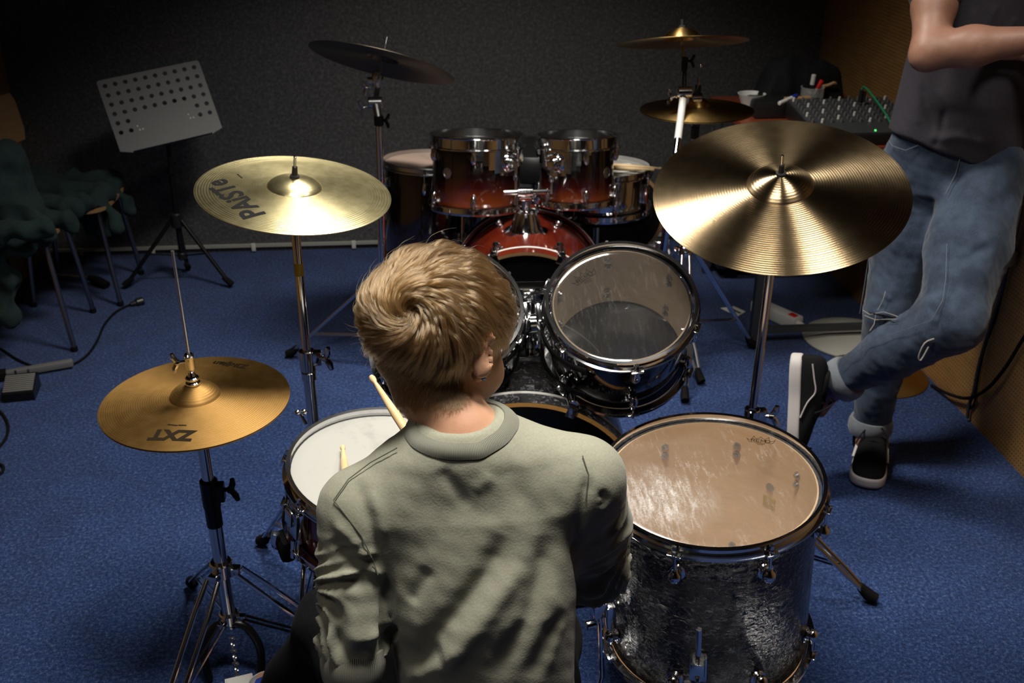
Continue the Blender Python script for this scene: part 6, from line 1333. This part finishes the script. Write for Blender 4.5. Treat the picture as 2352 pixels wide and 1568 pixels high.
# black bag and black case
cloth('backpack', 'large limp black bag on the table against the grey wall', [(PY(1765, 225, 3.88), PY(1800, 172, 3.94), .05, .055, .06), (PY(1800, 190, 3.93), PY(1880, 185, 3.96), .075, .07, .08), (PY(1840, 225, 3.93), PY(1900, 220, 3.95), .07, .05, .06), (PY(1880, 175, 3.94), PY(1900, 172, 3.93), .04, .028, .04), (PY(1770, 232, 3.90), PY(1900, 238, 3.92), .05, .04, .05)], .008, 'bag_black', 71, .006, 'bag')
mb = MB(); q = PZ(1800, 272, TZ); mb.box((q.x + .02, q.y + .06, TZ + .032), (.26, .13, .062), None, .010); cs = mb.build('black_case', 'black_plastic'); tag(cs, 'low black case in front of the black bag on the table', 'case')
def marker(a, b, cm, bm_, label):
    a = Vector(a); b = Vector(b); o = MB().cyl(a, b, .0075, n=16, bev=.002).build('marker_pen', bm_); tag(o, label, 'pen', None); d = (b - a); MB().cyl(a + d * .72, b + d * .04, .0085, n=16, bev=.002).build('cap', cm, o); return o
q = PZ(1800, 236, TZ + .075); marker(q + Vector((-.02, -.01, 0)), q + Vector((.06, .05, .012)), 'blue_plastic', 'white_plastic', 'white marker with blue cap lying on the black case')
mb = MB(); q = PZ(1838, 226, TZ + .072); mb.box((q.x, q.y + .02, TZ + .068), (.10, .03, .008), Matrix.Rotation(.15, 3, 'Z')); tag(mb.build('wood_ruler', 'brown_card'), 'short light wooden stick on the black case left of the jar', 'ruler')
# glass jar and its pens
jb = PZ(1866, 262, TZ); jb += Vector((0, .03, 0)); M = Matrix.Translation(jb); jr = thing('pen_jar', 'clear jar holding marker pens on the table', 'jar', M=M)
MB(M).lathe([(1e-4, .002), (.040, .002), (.042, .006), (.042, .092), (.0435, .094), (.040, .094), (.0385, .008), (1e-4, .006)], None, 36).build('glass_body', 'jar_glass', jr)
MB(M).torus((0, 0, .093), (0, 0, 1), .0415, .0018, 36, 8).build('jar_rim', 'jar_glass', jr)
for a, b, c_, b_, l in (((-.010, .0, .012), (-.002, .0, .135), 'white_plastic', 'black_plastic', 'black pen with white cap standing tallest in the jar'), ((-.022, .01, .015), (.034, .01, .112), 'red_plastic', 'white_plastic', 'white marker with red cap leaning right in the jar'), ((.005, .018, .012), (.012, .022, .112), 'blue_plastic', 'white_plastic', 'white marker with dark blue cap in the jar behind the red cap')): marker(jb + Vector(a), jb + Vector(b), c_, b_, l)
mb = MB(); mb.tube([jb + Vector((.050, .05, .085)), jb + Vector((.075, .05, .088)), jb + Vector((.095, .045, .098)), jb + Vector((.105, .05, .093))], .006, 8, 3); mb.cyl(jb + Vector((.048, .05, 0)), jb + Vector((.052, .05, .085)), .012, n=12); tag(mb.build('pen_holder', 'brown_card'), 'small tan brush end right of the jar', 'brush')
# mixer
A_ = PY(1838, 275, 3.50)
mxc = Vector(((A_.x + XR - .03) / 2, 3.42, TZ)); mw = XR - .03 - A_.x; md = .34; tl = math.radians(7)
M = Matrix.Translation(mxc + Vector((0, 0, .055))) @ Matrix.Rotation(tl, 4, 'X'); mxr = thing('audio_mixer', 'black audio mixer with rows of small knobs at the right end of the table', 'mixer', M=M)
MB(M).box((0, 0, -.022), (mw, md, .055), None, .006).build('mixer_body', 'black_plastic', mxr); MB(M).box((0, 0, .007), (mw - .012, md - .012, .004)).build('control_panel', 'mixer_grey', mxr)
nc = 11
for i in range(nc):
    for jx in range(9):
        x_ = -mw / 2 + .022 + i * (mw - .044) / (nc - 1); y_ = md / 2 - .025 - jx * .030
        if jx == 8 or i * 9 + jx >= 99: continue
        MB(M).cyl((x_, y_, .009), (x_, y_, .022), .0048, .0042, n=8).build('knob', 'knob_grey' if (i * 3 + jx) % 5 else 'white_plastic', mxr)
for i, (c_, x_, y_) in enumerate((('led_red', -.10, -.145), ('led_yellow', -.095, -.150), ('led_green', .02, -.150))): MB(M).box((x_, y_, .011), (.005, .005, .004)).build('indicator_light', c_, mxr)
j0 = M @ Vector((mw / 2 - .135, .09, .02)); mb = MB(); mb.cyl(j0, j0 + Vector((0, 0, .045)), .007, n=12, bev=.001); mb.cyl(j0 + Vector((.012, 0, 0)), j0 + Vector((.012, .0, .038)), .006, n=12); mb.build('audio_plugs', 'black_plastic', mxr)
fr_ = mxc.y - md / 2 - .012
gc = MB(); gc.tube([j0 + Vector((0, 0, .045)), j0 + Vector((.004, -.03, .055)), Vector((j0.x + .01, fr_ + .05, TZ + .085)), Vector((j0.x + .012, fr_ - .012, TZ + .03)), Vector((j0.x + .010, ty0 - .02, TZ - .10)), Vector((j0.x + .004, ty0 - .02, TZ - .34))], .0032, 8, 5); tag(gc.build('cable', 'green_cable'), 'green cable plugged into the mixer and hanging down its front', 'cable')
MB().box((XR - .20, 3.232, .58), (.36, .014, .27), None, .004).build('front_panel', 'black_plastic', tb_)
# floor things on the right
q = PZ(1768, 728, 0); a = PZ(1742, 716, 0); b = PZ(1822, 752, 0); d = (b - a).normalized(); pw = thing('power_strip', 'white power strip with red switch on the carpet at right', 'power strip', tuple((a + b) / 2)); R3 = basis(Vector((0, 0, 1)), d)
L = (b - a).length + .04; c_ = (a + b) / 2; mb = MB(); mb.box(c_ + Vector((0, 0, .025)), (L, .055, .045), R3, .006); mb.build('strip_body', 'white_plastic', pw)
e = c_ + d * (L / 2 - .028) + Vector((0, 0, .048)); MB().box(e, (.030, .022, .008), R3, .002).build('red_switch', 'red_plastic', pw)
mb = MB(); s0 = c_ + d * (L / 2) + Vector((0, 0, .025)); mb.tube([s0, s0 + d * .03, s0 + d * .07 - Vector((0, 0, .010)), PZ(1880, 782, .006), PZ(1950, 800, .006)], [.012, .007, .0045, .0045, .0045], 10, 4); mb.build('power_cord', 'white_plastic', pw)
mb = MB(); mb.box(PZ(1744, 713, .02), (.03, .025, .03), R3, .004); mb.build('plug', 'white_plastic', pw)
cd = [PZ(1655, 708, .002), PZ(1686, 704, .002), PZ(1712, 716, .002), PZ(1694, 727, .002)]; mb = MB(); mb.add([v + Vector((0, 0, .0)) for v in cd] + [v + Vector((0, 0, .002)) for v in cd], [(3, 2, 1, 0), (4, 5, 6, 7), (0, 1, 5, 4), (1, 2, 6, 5), (2, 3, 7, 6), (3, 0, 4, 7)]); cdo = mb.build('card', 'paper'); tag(cdo, 'small white card with dark print on the carpet behind the power strip', 'card')
cc_ = sum(cd, Vector()) / 4; mb = MB(); dx = (cd[3] - cd[0]).normalized()
for i in range(9): mb.box(cc_ + dx * (-.030 + i * .0075) + Vector((0, 0, .0026)), (.005, .012, .0006), basis(Vector((0, 0, 1)), dx))
mb.build('card_print', 'print_black', cdo)
q = PZ(1958, 768, .02); mb = MB(Matrix.Translation((q.x + .0, q.y, .012))); mb.lathe([(1e-4, .016), (.10, .014), (.160, .004), (.178, -.004), (.178, -.008), (.155, -.006), (1e-4, -.004)], None, 56); tag(mb.build('round_disc', 'disc_grey'), 'pale grey round disc lying flat on the carpet behind the legs', 'disc')
q = PZ(2040, 860, .0); q.x = min(q.x, XR - .174); mb = MB(Matrix.Translation((q.x, q.y, .0))); mb.lathe([(1e-4, .060), (.030, .056), (.040, .040), (.10, .030), (.160, .010), (.170, .003), (.167, .0), (.10, .018), (1e-4, .03)], None, 56); tag(mb.build('brass_cymbal', 'cymbal_old'), 'brass cymbal lying on the carpet behind the standing person\'s foot', 'cymbal')
# cables hanging on the right wall
def wc(pts, r, m, label, off=.012):
    mb = MB(); mb.tube([PX(px, py, XR - off) for px, py in pts], r, 8, 4); return tag(mb.build('cable', m), label, 'cable')
wc([(2318, 596), (2300, 670), (2268, 770), (2248, 840), (2236, 900), (2226, 930), (2222, 960)], .0055, 'mixer_grey', 'grey cable hanging straight down the perforated wall beside the knee')
wc([(2310, 640), (2290, 720), (2262, 800), (2244, 880), (2238, 925), (2228, 938)], .0035, 'black_rubber', 'thin dark cable hanging just right of the grey one on the wall', .008)
wc([(2460, 690), (2400, 720), (2352, 775), (2312, 840), (2270, 890), (2225, 914), (2180, 905), (2140, 885)], .0055, 'black_rubber', 'black cable swinging in an arc along the lower right wall', .02)
cn = PX(2318, 590, XR - .02); mb = MB(); mb.box(cn, (.03, .04, .05), None, .006); mb.cyl(cn + Vector((0, 0, .03)), cn + Vector((0, 0, .15)), .008, n=12); tag(mb.build('cable_connector', 'steel'), 'metal cable connector on the wall right of the person\'s hip', 'connector')

# ------------------------------------------------------------------ groups of like things
for o in bpy.data.objects:
    if o.parent is not None: continue
    base_ = o.name.split('.')[0]
    g_ = {'drumstick': 'wooden drumsticks', 'marker_pen': 'marker pens on the table', 'chair': 'wooden chairs in the left corner', 'jacket': 'teal jackets on the chairs', 'rack_tom': 'black rack toms of the front kit',
          'mounted_tom': 'sunburst toms on the red bass drum', 'hi_hat_cymbal': 'hi-hat cymbals', 'crash_cymbal': 'crash cymbals', 'drum_throne': 'round drum stools'}.get(base_)
    if g_ and 'category' in o: o['group'] = g_
